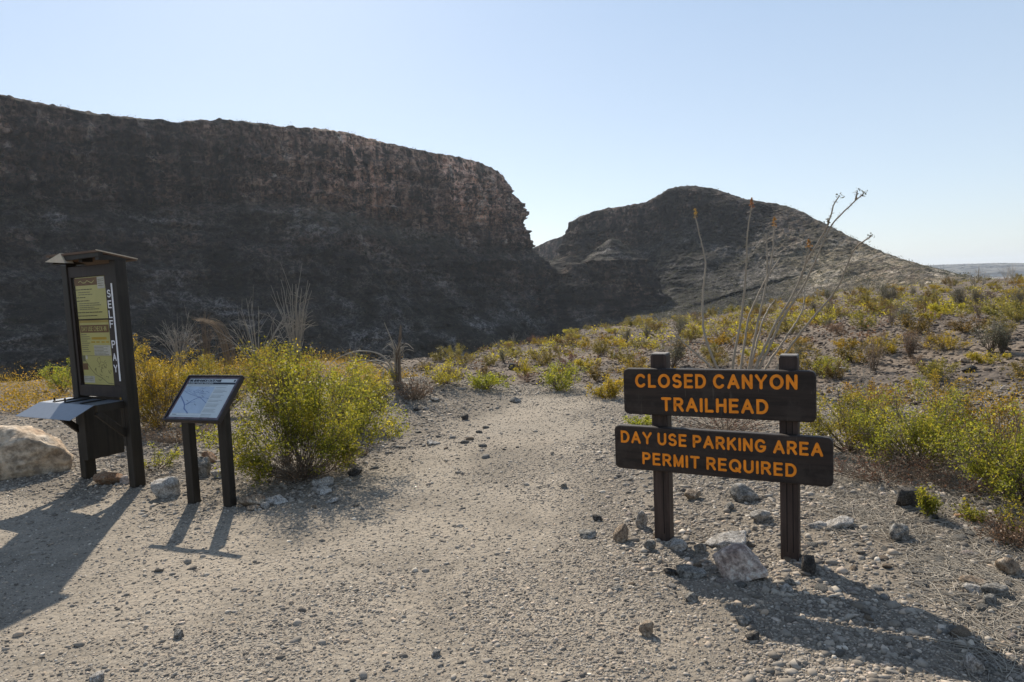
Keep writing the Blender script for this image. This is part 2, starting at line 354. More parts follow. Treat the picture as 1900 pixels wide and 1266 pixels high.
def G(x, y, fine=True):
    d, X = pol(x, y)
    i, t = smooth_interp(X, GX); t = t*t*(3-2*t)
    j, u = smooth_interp(d, GD)
    # monotone-ish cubic along distance
    def row(r):
        z0, z1 = GZ[r, j], GZ[r, j+1]
        jm = np.maximum(j-1, 0); jp = np.minimum(j+2, len(GD)-1)
        h = GD[j+1]-GD[j]
        m0 = np.where(j > 0, (z1-GZ[r, jm])/(GD[j+1]-GD[jm]), 0); m1 = np.where(jp > j+1, (GZ[r, jp]-z0)/(GD[jp]-GD[j]), 0)
        lim = 3*(z1-z0)/h
        ok = (m0*(z1-z0) > 0); m0 = np.where(ok, np.sign(z1-z0)*np.minimum(abs(m0), abs(lim)), 0)
        ok = (m1*(z1-z0) > 0); m1 = np.where(ok, np.sign(z1-z0)*np.minimum(abs(m1), abs(lim)), 0)
        u2, u3 = u*u, u*u*u
        return (2*u3-3*u2+1)*z0 + (u3-2*u2+u)*h*m0 + (-2*u3+3*u2)*z1 + (u3-u2)*h*m1
    z = row(i)*(1-t)+row(i+1)*t
    # gravel berm left of the trail, low bank right of the sign
    z = z + .24*np.exp(-((x+1.5)/1.25)**2-((y-10.2)/1.1)**2) + .06*np.exp(-((x+3.2)/1.5)**2-((y-7.6)/.9)**2)
    z = z + .07*np.exp(-((x-3.2)/1.0)**2-((y-4.6)/1.6)**2)
    far = np.clip((d-9)/6, 0, 1); far2 = np.clip((d-60)/200, 0, 1)
    z = z + .012*fbm(x*1.3, y*1.3, 0, 3, 5) + far*.11*fbm(x*.45, y*.45, 0, 3, 9) + far*.03*fbm(x*2.2, y*2.2, 0, 3, 12) + far2*4*fbm(x*.01, y*.01, 0, 4, 3)
    if fine:
        nr = np.clip((16-d)/6, 0, 1)
        z = z + nr*(.0036*fbm(x*5, y*5, 0, 3, 21, .55)*(.4+np.clip(fbm(x*.8, y*.8, 0, 2, 66)*2+.5, 0, 1)))
    return z
def gp(X, Y):
    """where the line of sight through a photo point meets the ground"""
    d = ray(X, Y); t = np.concatenate([np.linspace(1.5, 30, 1500), np.linspace(30.2, 140, 600)])
    P = CAMP + d[None]*t[:, None]; g = G(P[:, 0], P[:, 1], False); k = np.argmax(P[:, 2] < g)
    if not (P[k, 2] < g[k]): k = len(t)-1
    return np.array([P[k, 0], P[k, 1], g[k]])
def gz(x, y): return float(G(np.array([x]), np.array([y]), False)[0])

def inpoly(x, y, poly):
    r = np.zeros(x.shape, bool); n = len(poly)
    for i in range(n):
        x1, y1 = poly[i]; x2, y2 = poly[(i+1) % n]
        c = ((y1 > y) != (y2 > y)) & (x < (x2-x1)*(y-y1)/(y2-y1+1e-12)+x1); r ^= c
    return r
def polydist(x, y, poly):
    dmin = np.full(x.shape, 1e9); n = len(poly)
    for i in range(n):
        a = np.array(poly[i]); b = np.array(poly[(i+1) % n]); ab = b-a; L = ab@ab
        t = np.clip(((x-a[0])*ab[0]+(y-a[1])*ab[1])/L, 0, 1); dmin = np.minimum(dmin, np.hypot(x-a[0]-t*ab[0], y-a[1]-t*ab[1]))
    return np.where(inpoly(x, y, poly), dmin, -dmin)
_tp = [(-150, 905), (0, 905), (130, 900), (290, 935), (440, 955), (600, 930), (700, 880), (790, 820), (880, 770), (925, 738), (945, 727), (1060, 731), (1160, 742),
       (1150, 800), (1130, 900), (1150, 960), (1230, 1060), (1330, 1150), (1480, 1262)]
TRAIL = [tuple(gp(*p)[:2]) for p in _tp] + [(1.4, 1.2), (1.4, -3), (-6, -3), (-6, 3.5)]

def build_ground():
    A = np.concatenate([np.linspace(-180, -50, 40)[:-1], np.linspace(-50, -41, 40)[:-1], np.linspace(-41, 41, 980)[:-1], np.linspace(41, 50, 40)[:-1], np.linspace(50, 180, 40)[:-1]])
    A = np.radians(A)
    Rr = np.concatenate([[.25, .8, 1.3, 1.7], 1.9*np.exp(np.arange(0, 400)*.0036), ]); Rr = np.concatenate([Rr, Rr[-1]*np.exp(np.arange(1, 90)*.007)])
    Rr = np.concatenate([Rr, Rr[-1]*np.exp(np.arange(1, 190)*.0125)]); Rr = np.concatenate([Rr, np.geomspace(Rr[-1]*1.03, 12000, 45)])
    na, nr = len(A), len(Rr)
    a, r = np.meshgrid(A, Rr); x = (r*np.sin(a)).ravel(); y = (r*np.cos(a)).ravel(); z = G(x, y)
    wob = .12*fbm(x*1.7, y*1.7, 0, 3, 44)
    near = np.hypot(x, y) < 20
    td = np.full(x.shape, -5.0); td[near] = polydist(x[near], y[near], TRAIL)+wob[near]
    tr = np.clip(td/.9+.5, 0, 1)
    d, X = pol(x, y); hill = np.clip((d-11.0)/2.5, 0, 1)
    i = np.arange(nr-1)[:, None]*na; j = np.arange(na)[None]; j2 = (j+1) % na
    Fq = np.stack([i+j, i+na+j, i+na+j2, i+j2], -1).reshape(-1, 4)
    V = np.stack([x, y, z], 1)
    ft = (td[Fq].mean(1) > 0)
    for nm, sel in (('ground', ~ft), ('trail', ft)):
        f = Fq[sel]; used, inv = np.unique(f, return_inverse=True)
        o = mesh(nm, V[used], inv.reshape(f.shape)[:, ::-1], [GROUND], None, True, attr={'trail': tr[used], 'hill': hill[used]})
        if nm == 'ground':
            tag(o, 'grey stony desert ground running from the gravel lot over the hillside to the horizon', 'ground', kind='structure')
        else: tag(o, 'pale compacted gravel path leading from the foreground over the low rise', 'path', kind='structure')
    # closing disc under the camera
    k = 40; th = np.arange(k)*2*pi/k
build_ground()

# ------------------------------------------------------------------ mountains
def sweep(name, rim, prof, mat, base=-18, ds=1.0, nt_=300, amp=(5, 1.8, .6), seed=0, closed=False, cl=(.45, .12), smooth_n=9, warm_lit=lambda q: 0*q+.25, label='', cat='mountain', scrubN=0, behind=None, deep=36, ledge=.6):
    """rim: world points of the crest; prof(s, H) gives offset/height-drop table; swept outwards (towards the viewer's side)"""
    rim = np.array(rim, float)
    if behind is not None: rim = np.vstack([rim, behind])
    seg = np.linalg.norm(np.diff(rim[:, :2], axis=0), axis=1); L = np.concatenate([[0], np.cumsum(seg)])
    n = int(L[-1]/ds); s = np.linspace(0, L[-1], n)
    C = np.stack([np.interp(s, L, rim[:, k]) for k in range(3)], 1)
    kw = max(3, int(5/ds))
    def sm(a, kw, wrap):
        ker = np.hanning(kw+2)[1:-1]; ker /= ker.sum(); h = kw//2
        ap = np.concatenate([a[-h-1:-1], a, a[1:h+1]]) if wrap else np.concatenate([np.repeat(a[:1], h, 0), a, np.repeat(a[-1:], h, 0)])
        return np.convolve(ap, ker, 'valid')[:len(a)]
    Cn = np.stack([sm(C[:, k], (kw*2 if k < 2 else kw) | 1, closed) for k in range(3)], 1)
    T = np.gradient(Cn[:, :2], axis=0); Ts = np.stack([sm(T[:, k], (kw*3) | 1, closed) for k in range(2)], 1)
    Ts /= np.linalg.norm(Ts, axis=1)[:, None]+1e-9
    N = np.stack([Ts[:, 1], -Ts[:, 0]], 1)          # to the right of the travel direction
    q = s/L[-1]; t = np.linspace(0, 1, nt_)
    H = Cn[:, 2]-base
    te = np.minimum(t/.88, 1)
    O, Z, CL = prof(q, H, te)                        # each (n, nt): offset, height fraction 0..1, cliffness
    ex = np.clip((t-.88)/.12, 0, 1)*deep; O = O+ex[None]*1.15; Z = Z-ex[None]/H[:, None]
    x = Cn[:, 0:1]+N[:, 0:1]*O; y = Cn[:, 1:2]+N[:, 1:2]*O; z = base+H[:, None]*Z
    front = np.clip(O/6, 0, 1)
    cliff = CL
    a1, a2, a3 = amp
    col = fbm(x*.045, y*.045, z*.012, 4, seed)        # big buttresses
    colf = 1-2*abs(fbm(x*.13, y*.13, z*.02, 4, seed+7))
    led = fbm(x*.02, y*.02, z*.16, 4, seed+3); rough = fbm(x*.4, y*.4, z*.4, 4, seed+5)
    dsp = front*(a1*1.5*col + cliff*a2*1.7*colf + a2*1.9*led) + a3*1.4*rough*np.clip(front+.3, 0, 1)
    gul = (1-cliff)*front*a1*.6*(abs(fbm(s[:, None]*.035+0*z, O*.008, 0, 3, seed+9))-.25)
    dsp = dsp+gul
    zz = z+5*fbm(x*.018, y*.018, 0, 2, seed+21); per = 11+3*noise(s[:, None]*.006, z*0, 0, seed+22)
    fr = zz/per-np.floor(zz/per); step = np.where(fr > .82, (1-fr)/.18, fr/.82)-.5; amp_l = .6+.8*np.clip(fbm(x*.03, y*.03, z*.03, 2, seed+23)+.4, 0, 1)
    dsp = dsp + front*a2*(.35+.75*cliff)*ledge*amp_l*(-step)
    dsp = dsp + front*a3*(2.2*(.5-abs(fbm(x*.22+3, y*.22, z*.16, 4, seed+15)))*(.6+.8*cliff) + 1.6*noise(x*.9, y*.9, z*.7, seed+16)*(.4+cliff))
    x = x+N[:, 0:1]*dsp; y = y+N[:, 1:2]*dsp; z = z + a3*1.0*fbm(x*.25, y*.25, z*.25, 4, seed+11) + a3*1.2*np.maximum(0, noise(x*.4, y*.4, z*.5, seed+13)-.25)
    V = np.stack([x, y, z], -1).reshape(-1, 3)
    i = np.arange(n-1)[:, None]*nt_; j = np.arange(nt_-1)[None]
    Fq = np.stack([i+j, i+nt_+j, i+nt_+j+1, i+j+1], -1).reshape(-1, 4)[:, ::-1]
    o = mesh(name, V, Fq, [mat], None, False, attr={'cliff': cliff.ravel(), 'warm_lit': (np.repeat(warm_lit(q)[:, None], nt_, 1)*np.clip(1.9-1.4*(1-(z-base)/H[:, None])*2.0, .15, 1)).ravel()})
    tag(o, label, cat, kind='structure')
    return V.reshape(n, nt_, 3), cliff
def table_prof(cols):
    """cols: list of (q, [(t, off, zfrac, cliff), ...])"""
    qs = np.array([c[0] for c in cols])
    def f(q, H, t):
        rows = []
        for _, tb in cols:
            tb = np.array(tb); rows.append(np.stack([np.interp(t, tb[:, 0], tb[:, k]) for k in (1, 2, 3)]))
        rows = np.array(rows)
        out = np.empty((len(q), 3, len(t)))
        for a in range(3):
            for b in range(len(t)): out[:, a, b] = np.interp(q, qs, rows[:, a, b])
        return out[:, 0], out[:, 1], out[:, 2]
    return f
def rimpts(L): return [at(X, Y, D) for X, Y, D in L]

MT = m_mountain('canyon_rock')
left = rimpts([(-900, 120, 190), (-500, 145, 225), (-200, 158, 262), (0, 176, 300), (100, 196, 312), (200, 214, 325), (260, 221, 334), (330, 226, 345), (400, 222, 360), (450, 224, 366), (520, 234, 378), (600, 240, 392), (650, 247, 400), (700, 261, 410), (760, 275, 422), (820, 286, 438), (880, 298, 455), (912, 311, 470), (926, 320, 476)])
e = left[-1]
behind = [e+np.array([2, 22, -1]), e+np.array([-5, 70, -5]), e+np.array([-35, 140, -12]), e+np.array([-110, 230, -20])]
pl_ = [(0, -160, .55, .2), (.05, -70, .93, .2), (.12, -18, 1.0, .3), (.17, 0, 1.0, .5), (.19, 1.5, .985, .9), (.34, 6, .80, 1), (.47, 11, .60, 1), (.52, 21, .565, .3), (.60, 33, .47, .15), (.66, 36, .42, .8), (.70, 42, .385, .4), (.85, 66, .19, .15), (1, 98, 0, 0)]
pm_ = [(0, -160, .55, .2), (.05, -70, .93, .2), (.12, -18, 1.0, .3), (.17, 0, 1.0, .5), (.19, 1.2, .985, .9), (.36, 5, .80, 1), (.50, 9, .64, 1), (.56, 24, .56, .2), (.62, 36, .47, .15), (.68, 40, .41, .8), (.73, 47, .36, .3), (.86, 68, .18, .15), (1, 95, 0, 0)]
pr_ = [(0, -160, .55, .2), (.05, -70, .93, .2), (.12, -18, 1.0, .3), (.17, 0, 1.0, .6), (.19, 1.0, .98, .9), (.36, 7, .76, 1), (.53, 14.5, .47, 1), (.57, 18, .45, .5), (.66, 26, .36, .3), (.73, 30, .26, .9), (.85, 44, .13, .3), (1, 64, 0, 0)]
Lm = sweep('mountain', left, table_prof([(0, pl_), (.26, pl_), (.40, pm_), (.55, pr_), (1, pr_)]), MT, ds=.7, nt_=460, amp=(6.0, 3.2, 1.0), seed=4, warm_lit=lambda q: np.clip(np.exp(-((q-.50)/.12)**2)*1.2+.25, 0, 1), behind=behind,
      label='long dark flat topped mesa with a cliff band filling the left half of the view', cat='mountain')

rightr = [at(1125, 428, 760), at(1080, 424, 640)] + rimpts([(1058, 413, 585), (1078, 401, 560), (1130, 386, 550), (1200, 375, 545), (1240, 350, 540), (1272, 343, 533), (1330, 351, 520), (1380, 368, 505), (1440, 376, 490), (1480, 387, 470), (1520, 410, 450), (1560, 431, 428), (1620, 464, 395), (1680, 491, 350), (1750, 512, 300), (1830, 522, 255), (1950, 530, 220)])
ra = [(0, -150, .5, .1), (.06, -60, .85, .1), (.14, -15, .99, .2), (.18, 0, 1.0, .5), (.20, 1.2, .98, .9), (.45, 7, .60, 1), (.52, 18, .54, .3), (.65, 40, .34, .1), (.72, 46, .27, .7), (1, 90, 0, 0)]
rb = [(0, -150, .1, .1), (.06, -60, .55, .1), (.12, -22, .86, .1), (.16, 0, 1.0, .3), (.20, 7, .955, .6), (.30, 16, .84, .7), (.45, 28, .66, .3), (.60, 48, .46, .1), (.8, 78, .2, .05), (1, 110, 0, 0)]
rc = [(0, -150, .02, 0), (.06, -60, .35, 0), (.12, -22, .74, 0), (.17, 0, 1.0, .1), (.24, 13, .90, .1), (.34, 28, .75, .05), (.5, 50, .54, .05), (.65, 75, .34, 0), (.8, 98, .17, 0), (1, 135, 0, 0)]
Rm = sweep('mountain', rightr, table_prof([(0, ra), (.38, ra), (.50, rb), (.66, rc), (1, rc)]), MT, ds=.8, nt_=400, amp=(4.5, 2.6, .95), seed=31, warm_lit=lambda q: .10+.90*np.clip((q-.55)/.16, 0, 1),  # shaded left of the hill painted dark, sunlit right flank painted bright
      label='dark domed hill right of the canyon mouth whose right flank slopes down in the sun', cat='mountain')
backh = rimpts([(880, 500, 900), (940, 484, 880), (985, 462, 860), (1020, 446, 850), (1050, 436, 845), (1090, 425, 850), (1150, 420, 860), (1200, 430, 880)])
Bm = sweep('mountain', backh, table_prof([(0, ra), (1, ra)]), MT, ds=2, nt_=160, amp=(6, 2.5, .9), seed=52, label='far canyon ridge filling the notch between the mesa and the domed hill', cat='mountain')
def ring(X, Y, D, rx, ry, n=28, jag=.15, seed=1):
    c = at(X, Y, D); rr = random.Random(seed); out = []
    for i in range(n+1):
        a = -2*pi*i/n*1.0; k = 1+jag*sin(3*a+seed)+jag*.6*sin(5*a+2*seed)
        out.append(c+np.array([rx*k*cos(a), ry*k*sin(a), 0]))
    return out[::-1]
pb = [(0, -3.2, 1.0, 0), (.04, 0, .985, .1), (.25, 14, .72, .05), (.32, 17, .69, .6), (.70, 26, .22, 1), (1, 40, 0, .3)]
Pm = sweep('hill', ring(1137, 443, 452, 4, 4, seed=2), table_prof([(0, pb), (1, pb)]), MT, ds=.3, nt_=240, amp=(4.5, 2.2, .9), seed=61, closed=True, label='small pyramid topped rock butte in front of the domed hill', cat='hill')
ps = [(0, -4, 1.0, .2), (.08, 0, .97, .5), (.25, 6, .75, .8), (.5, 14, .55, .5), (.70, 22, .25, 1), (1, 34, 0, .3)]
sweep('hill', ring(1072, 487, 440, 6, 5, seed=5), table_prof([(0, ps), (1, ps)]), MT, ds=.35, nt_=200, amp=(4.5, 2.2, .9), seed=71, closed=True, label='low craggy shoulder of dark rock at the canyon mouth left of the pyramid butte', cat='hill')

def m_far(name, a, b, c):
    t = NT(name); P = t.gpos(); Ph = t.scale(P, (.1, .1, 1.0)); n = t.noise(Ph, .02, 5, .6)
    return t.pbr(t.ramp(n, [(.35, a), (.5, b), (.65, c)]), .95, .05)
fp = [(0, -900, .3, 0), (.2, -120, .97, 0), (.3, 0, 1, 0), (.4, 60, .8, .5), (.5, 250, .62, .2), (.62, 300, .42, .8), (1, 900, 0, 0)]
sweep('far_hills', rimpts([(1200, 499, 4600), (1560, 495, 4600), (1700, 493, 4600), (1760, 491, 4650), (1850, 488, 4700), (1905, 488.5, 4700), (2050, 482, 4800), (2400, 474, 5000), (3000, 452, 5200)]),
      table_prof([(0, fp), (1, fp)]), m_far('far_hill_rock', (.07, .065, .055), (.12, .11, .09), (.20, .18, .145)), deep=50, ds=12, nt_=90, amp=(40, 10, 2.5), seed=81, label='low pale hills on the horizon at the right edge', cat='hills')
sweep('far_mesa', rimpts([(1500, 500, 8800), (1640, 489, 8800), (1668, 483, 8800), (1690, 484, 8800), (1700, 490, 8800), (1740, 497, 8800), (1900, 500, 8800)]),
      table_prof([(0, fp), (1, fp)]), m_far('far_mesa_rock', (.14, .12, .11), (.18, .16, .14), (.22, .2, .18)), ds=20, nt_=60, amp=(50, 12, 2), seed=91, label='faint blue mesa on the horizon just right of the domed hill', cat='mesa')

# ------------------------------------------------------------------ writing: stroke alphabet (height 1)
def arc(cx, cy, rx, ry, a0, a1, n=10): return [(cx+rx*cos(radians(a0+(a1-a0)*i/n)), cy+ry*sin(radians(a0+(a1-a0)*i/n))) for i in range(n+1)]
GL = {
 'A': (.78, [[(0, 0), (.39, 1)], [(.39, 1), (.78, 0)], [(.14, .33), (.64, .33)]]),
 'B': (.62, [[(0, 0), (0, 1)] , [(0, 1), (.32, 1)]+arc(.34, .76, .24, .24, 90, -90)+[(0, .52)], [(0, .52), (.34, .52)]+arc(.36, .26, .26, .26, 90, -90)+[(0, 0)]]),
 'C': (.78, [arc(.40, .5, .40, .5, 42, 318, 20)]),
 'D': (.70, [[(0, 0), (0, 1), (.28, 1)]+arc(.28, .5, .42, .5, 90, -90, 16)+[(0, 0)]]),
 'E': (.56, [[(.56, 1), (0, 1), (0, 0), (.56, 0)], [(0, .52), (.50, .52)]]),
 'F': (.54, [[(.54, 1), (0, 1), (0, 0)], [(0, .52), (.46, .52)]]),
 'G': (.80, [arc(.40, .5, .40, .5, 42, 335, 20)+[(.78, .43), (.46, .43)]]),
 'H': (.64, [[(0, 0), (0, 1)], [(.64, 0), (.64, 1)], [(0, .53), (.64, .53)]]),
 'I': (.0, [[(0, 0), (0, 1)]]),
 'K': (.64, [[(0, 0), (0, 1)], [(.60, 1), (0, .40)], [(.22, .62), (.64, 0)]]),
 'L': (.50, [[(0, 1), (0, 0), (.50, 0)]]),
 'M': (.74, [[(0, 0), (0, 1)], [(0, 1), (.37, .05)], [(.37, .05), (.74, 1)], [(.74, 1), (.74, 0)]]),
 'N': (.64, [[(0, 0), (0, 1)], [(0, 1), (.64, 0)], [(.64, 0), (.64, 1)]]),
 'O': (.86, [arc(.43, .5, .43, .5, 0, 360, 28)]),
 'P': (.60, [[(0, 0), (0, 1), (.34, 1)]+arc(.34, .735, .265, .265, 90, -90)+[(0, .47)]]),
 'Q': (.86, [arc(.43, .5, .43, .5, 0, 360, 28), [(.54, .24), (.84, -.04)]]),
 'R': (.64, [[(0, 0), (0, 1), (.36, 1)]+arc(.36, .74, .25, .26, 90, -90)+[(0, .48)], [(.34, .48), (.64, 0)]]),
 'S': (.64, [arc(.32, .745, .28, .255, 30, 270, 12)[:-1]+arc(.32, .255, .31, .255, 90, -150, 12)]),
 'T': (.68, [[(0, 1), (.68, 1)], [(.34, 1), (.34, 0)]]),
 'U': (.66, [[(0, 1), (0, .33)]+arc(.33, .33, .33, .33, 180, 360, 14)+[(.66, 1)]]),
 'Y': (.74, [[(0, 1), (.37, .46), (.74, 1)], [(.37, .46), (.37, 0)]]),
 '-': (.34, [[(0, .45), (.34, .45)]]), ' ': (.28, [])}
def stroke(mb, pts, w, yb, ht, O, U, Z, Nn, m=0):
    """raised flat stroke with rounded ends; local coordinates (u,z) on the plane O,U,Z, standing off along Nn"""
    P = np.array(pts, float); keep = [0]
    for i in range(1, len(P)):
        if np.hypot(*(P[i]-P[keep[-1]])) > w*.08: keep.append(i)
    P = P[keep]; closed = np.hypot(*(P[0]-P[-1])) < w*.3 and len(P) > 4
    if closed: P[-1] = P[0]
    n = len(P); d = np.diff(P, axis=0); d /= np.linalg.norm(d, axis=1)[:, None]
    def nrm(v): return np.array([-v[1], v[0]])
    Lp, Rp = [], []
    for i in range(n):
        a = d[i-1] if i > 0 else (d[-1] if closed else d[0]); b = d[i] if i < n-1 else (d[0] if closed else d[-1])
        m_ = nrm(a)+nrm(b); q = np.linalg.norm(m_)
        if q < .9:   # sharp corner: keep a short mitre
            m_ = m_/(q+1e-9)*1.35
        else: m_ = m_/q*min(1/max(.3, (m_/q)@nrm(b)), 1.35)
        Lp.append(P[i]+m_*w/2); Rp.append(P[i]-m_*w/2)
    if not closed:
        def cap(c, dirv, k=6):
            o = []; base = atan2(dirv[1], dirv[0])
            for i in range(1, k): a = base+pi/2-pi*i/k; o.append(c+w/2*np.array([cos(a), sin(a)]))
            return o
        end = cap(P[-1], d[-1]); beg = cap(P[0], -d[0])
    def W3(p, h): return O+U*p[0]+Z*p[1]+Nn*h
    V = []; Fc = []
    for i in range(n): V += [W3(Lp[i], yb), W3(Rp[i], yb), W3(Lp[i]*.82+P[i]*.18, ht), W3(Rp[i]*.82+P[i]*.18, ht)]
    for i in range(n-1):
        a, b = 4*i, 4*i+4
        Fc += [(a, a+2, b+2, b), (a+2, a+3, b+3, b+2), (a+3, a+1, b+1, b+3)]
    if not closed:
        for caps, k, c in ((end, 4*(n-1), P[-1]), (beg, 0, P[0])):
            s0 = len(V); top = len(caps)
            for p in caps: V += [W3(p, yb), W3(p*.82+c*.18, ht)]
            i0, i1 = (k, k+1) if caps is end else (k+1, k)
            t0, t1 = (k+2, k+3) if caps is end else (k+3, k+2)
            bot = [i0]+[s0+2*j for j in range(top)]+[i1]; tp = [t0]+[s0+2*j+1 for j in range(top)]+[t1]
            Fc.append(tuple(tp))
            for j in range(len(bot)-1): Fc.append((bot[j], bot[j+1], tp[j+1], tp[j]))
    mb.add(np.array(V), Fc, m)
def text(mb, s, u0, u1, z0, z1, O, U, Z, Nn, w=.15, gap=.26, hgt=.003, yb=-.001, slope=0.0, shear=0.0, m=0):
    """fit the line into u0..u1 (extreme stroke edges) with cap height z0..z1"""
    h = (z1-z0)*(1-w); wt = (z1-z0)*w
    tot = 0; xs = []
    for i, ch in enumerate(s):
        g = GL[ch]; xs.append(tot); tot += g[0]+(gap+w if ch != ' ' else gap*.6)
    tot -= gap+w
    k = ((u1-u0)-wt)/(tot*h); n = 0
    for ch, x in zip(s, xs):
        for st in GL[ch][1]:
            pts = [(u0+wt/2+(x+a)*h*k+shear*b*h, z0+wt/2+b*h+slope*((x+a)*h*k)) for a, b in st]
            stroke(mb, pts, wt, yb, hgt+.00023*(n % 5), O, U, Z, Nn, m); n += 1

# ------------------------------------------------------------------ trailhead sign
def m_boardwood():
    t = NT('brown_stained_wood'); P = t.pos(); Q = t.scale(P, (.05, 1, 1)); g = t.noise(Q, 26, 6, .7, .4); w = t.noise(P, 7, 6, .7)
    c = t.mix(t.ramp(g, [(.4, 0), (.6, 1)]), (.013, .0088, .0072), (.031, .020, .0155))
    fade = t.math('MULTIPLY', t.ramp(w, [(.5, 0), (.62, 1)]), .35); c = t.mix(fade, c, (.060, .046, .038))
    scr = t.ramp(t.noise(t.scale(P, (1, 1, .12)), 60, 3, .6), [(.66, 0), (.70, 1)]); c = t.mix(t.math('MULTIPLY', scr, .35), c, (.10, .08, .065))
    return t.pbr(c, .62, .3, t.bump(g, .4, .003))
WOOD = m_boardwood()
POSTW = m_wood('brown_post_wood', (.020, .0125, .0098), (.062, .040, .032))
CAPW = m_wood('grey_end_grain', (.10, .085, .075), (.22, .195, .175))
ORANGE = m_plain('orange_paint', (.84, .25, .012), .55, .3, var=.16, sc=22)
def rrect(x0, x1, z0, z1, r, k=6):
    o = []
    for cx, cz, a in ((x1-r, z1-r, 0), (x0+r, z1-r, 90), (x0+r, z0+r, 180), (x1-r, z0+r, 270)):
        o += [(cx+r*cos(radians(a+90*i/k)), cz+r*sin(radians(a+90*i/k))) for i in range(k+1)]
    return o
def board(mb, poly, y_front, y_back, bev=.005):
    """rounded board in x,z; front at -y"""
    P = np.array(poly); c = P.mean(0); n = len(P)
    d = np.roll(P, -1, 0)-np.roll(P, 1, 0); nn = np.stack([d[:, 1], -d[:, 0]], 1); nn /= np.linalg.norm(nn, axis=1)[:, None]
    I = P-nn*bev
    rings = [(I, y_front), (P, y_front+bev), (P, y_back-bev), (I, y_back)]
    V = np.vstack([np.stack([p[:, 0], np.full(n, y), p[:, 1]], 1) for p, y in rings])
    Fc = [tuple(range(n)), tuple(range(4*n-1, 3*n-1, -1))]
    for k in range(3): Fc += [(k*n+i, k*n+(i+1) % n, (k+1)*n+(i+1) % n, (k+1)*n+i) for i in range(n)]
    mb.add(V, Fc)
SA = np.array([.847, 4.099]); SB = np.array([1.510, 3.733]); sang = atan2(*(SB-SA)[::-1])
sgn = empty('trailhead_sign', (SA[0], SA[1], gz(*SA)), sang)
tag(sgn, 'low brown wooden sign on two posts with orange routed lettering, CLOSED CANYON TRAILHEAD', 'sign')
# local: x along the board, front at -y, z up; post centre plane y=+.052 behind the board front
def post(x, w=.098):
    mb = MB(); z0 = -.25; zt = 1.158
    mb.box((x, .095-.02, (z0+zt)/2), (w, w, zt-z0), None, 0, .006)
    o = mb.build('post', [POSTW], sgn)
    cp = MB(); cp.box((x, .095-.02, zt+.0035), (w-.004, w-.004, .009), None, 0, .004); cp.build('post_cap', [CAPW], o)
    for dx in ((-.012, .020) if x > .3 else (.015,)):
        g = MB(); g.box((x+dx, .0255, .42 if x > .3 else .3), (.0035, .003, .75 if x > .3 else .5)); g.build('drying_crack', [m_plain('crack', (.008, .006, .005), .9)] if 'crack' not in bpy.data.materials else [bpy.data.materials['crack']], o)
    return o
post(.022); post(.757)
X3, Y3, Z3 = np.array([1., 0, 0]), np.array([0., 1, 0]), np.array([0., 0, 1])
for (x0, x1, zl, zr, hh, lines, w) in (
        (-.183, .902, .797, .806, .281, [('CLOSED CANYON', -.108, .812, .962, .0, .086, .022), ('TRAILHEAD', .050, .660, .825, 0, .086, .022)], .21),
        (-.250, .985, .452, .457, .270, [('DAY USE PARKING AREA', -.210, .938, .614, 0, .078, .006), ('PERMIT REQUIRED', -.075, .804, .489, 0, .078, .006)], .205)):
    ang = (zr-zl)/(x1-x0)
    mb = MB(); poly = rrect(x0, x1, zl, zl+hh, .030); poly = [(a, b+ang*(a-x0)) for a, b in poly]
    yf = -.0265
    board(mb, poly, yf, .0235); bo = mb.build('board', [WOOD], sgn)
    for s, u0, u1, z0, _, ch, sl in lines:
        tx = MB(); text(tx, s, u0, u1, z0, z0+ch, np.array([0, yf, 0]), X3, Z3, -Y3, w=w, gap=.22, slope=sl, hgt=.0022)
        tx.build('lettering', [ORANGE], bo)

# ------------------------------------------------------------------ pay kiosk
KD = m_wood('kiosk_dark_paint', (.014, .011, .0085), (.030, .024, .018), rough=.55)
KR = m_wood('kiosk_red_brown', (.016, .010, .009), (.030, .019, .016), rough=.5)
KB = m_wood('kiosk_roof_wood', (.09, .05, .03), (.15, .09, .055), False)
PALE_LIT = m_plain('pale_lit_edge', (.55, .47, .36), .7)  # pale colour paints in the light on roof edge and wedge
PAPER = m_plain('aged_paper', (.46, .42, .16), .55, .3, coat=.3, var=.06, sc=5)
PAPER2 = m_plain('yellowed_paper_border', (.36, .27, .07), .55, .3, coat=.3, var=.1, sc=5)
INK_B = m_plain('brown_ink', (.16, .09, .045), .6)
INK_G = m_plain('grey_ink', (.17, .16, .09), .6)
INK_D = m_plain('dark_ink', (.05, .045, .03), .6)
INK_Y = m_plain('ochre_ink', (.45, .30, .04), .6)
WHITE = m_plain('white_vinyl', (.78, .77, .78), .45)
STICK = m_plain('sticker_paper', (.50, .48, .42), .5)
STEEL = NT('galvanised_hood'); _n = STEEL.noise(STEEL.pos(), 25, 4, .6); STEEL = STEEL.pbr(STEEL.mix(_n, (.13, .15, .18), (.19, .21, .25)), .42, .5, None, .55)
KF = np.array([-3.36, 5.827]); kang = radians(-28)
ksk = empty('pay_kiosk', (KF[0], KF[1], gz(*KF)), kang)
ksk.rotation_euler = (radians(.15), radians(-.4), kang)
tag(ksk, 'tall dark brown self pay kiosk with poster case, gabled cap and metal writing shelf', 'kiosk')
for x in (-.692, .022):
    mb = MB(); mb.box((x, .05, .855), (.085, .10, 2.22), None, 0, .005); mb.build('post', [KD], ksk)
mb = MB()  # case frame
for c, s in (((-.335, .045, 1.893), (.628, .07, .096)), ((-.335, .045, .835), (.628, .07, .10)), ((-.630, .045, 1.37), (.036, .069, .97)), ((-.071, .045, 1.37), (.098, .069, .97)), ((-.365, .055, 1.37), (.496, .030, .96))):
    mb.box(c, s, None, 0, .003)
case = mb.build('poster_case', [KR], ksk)
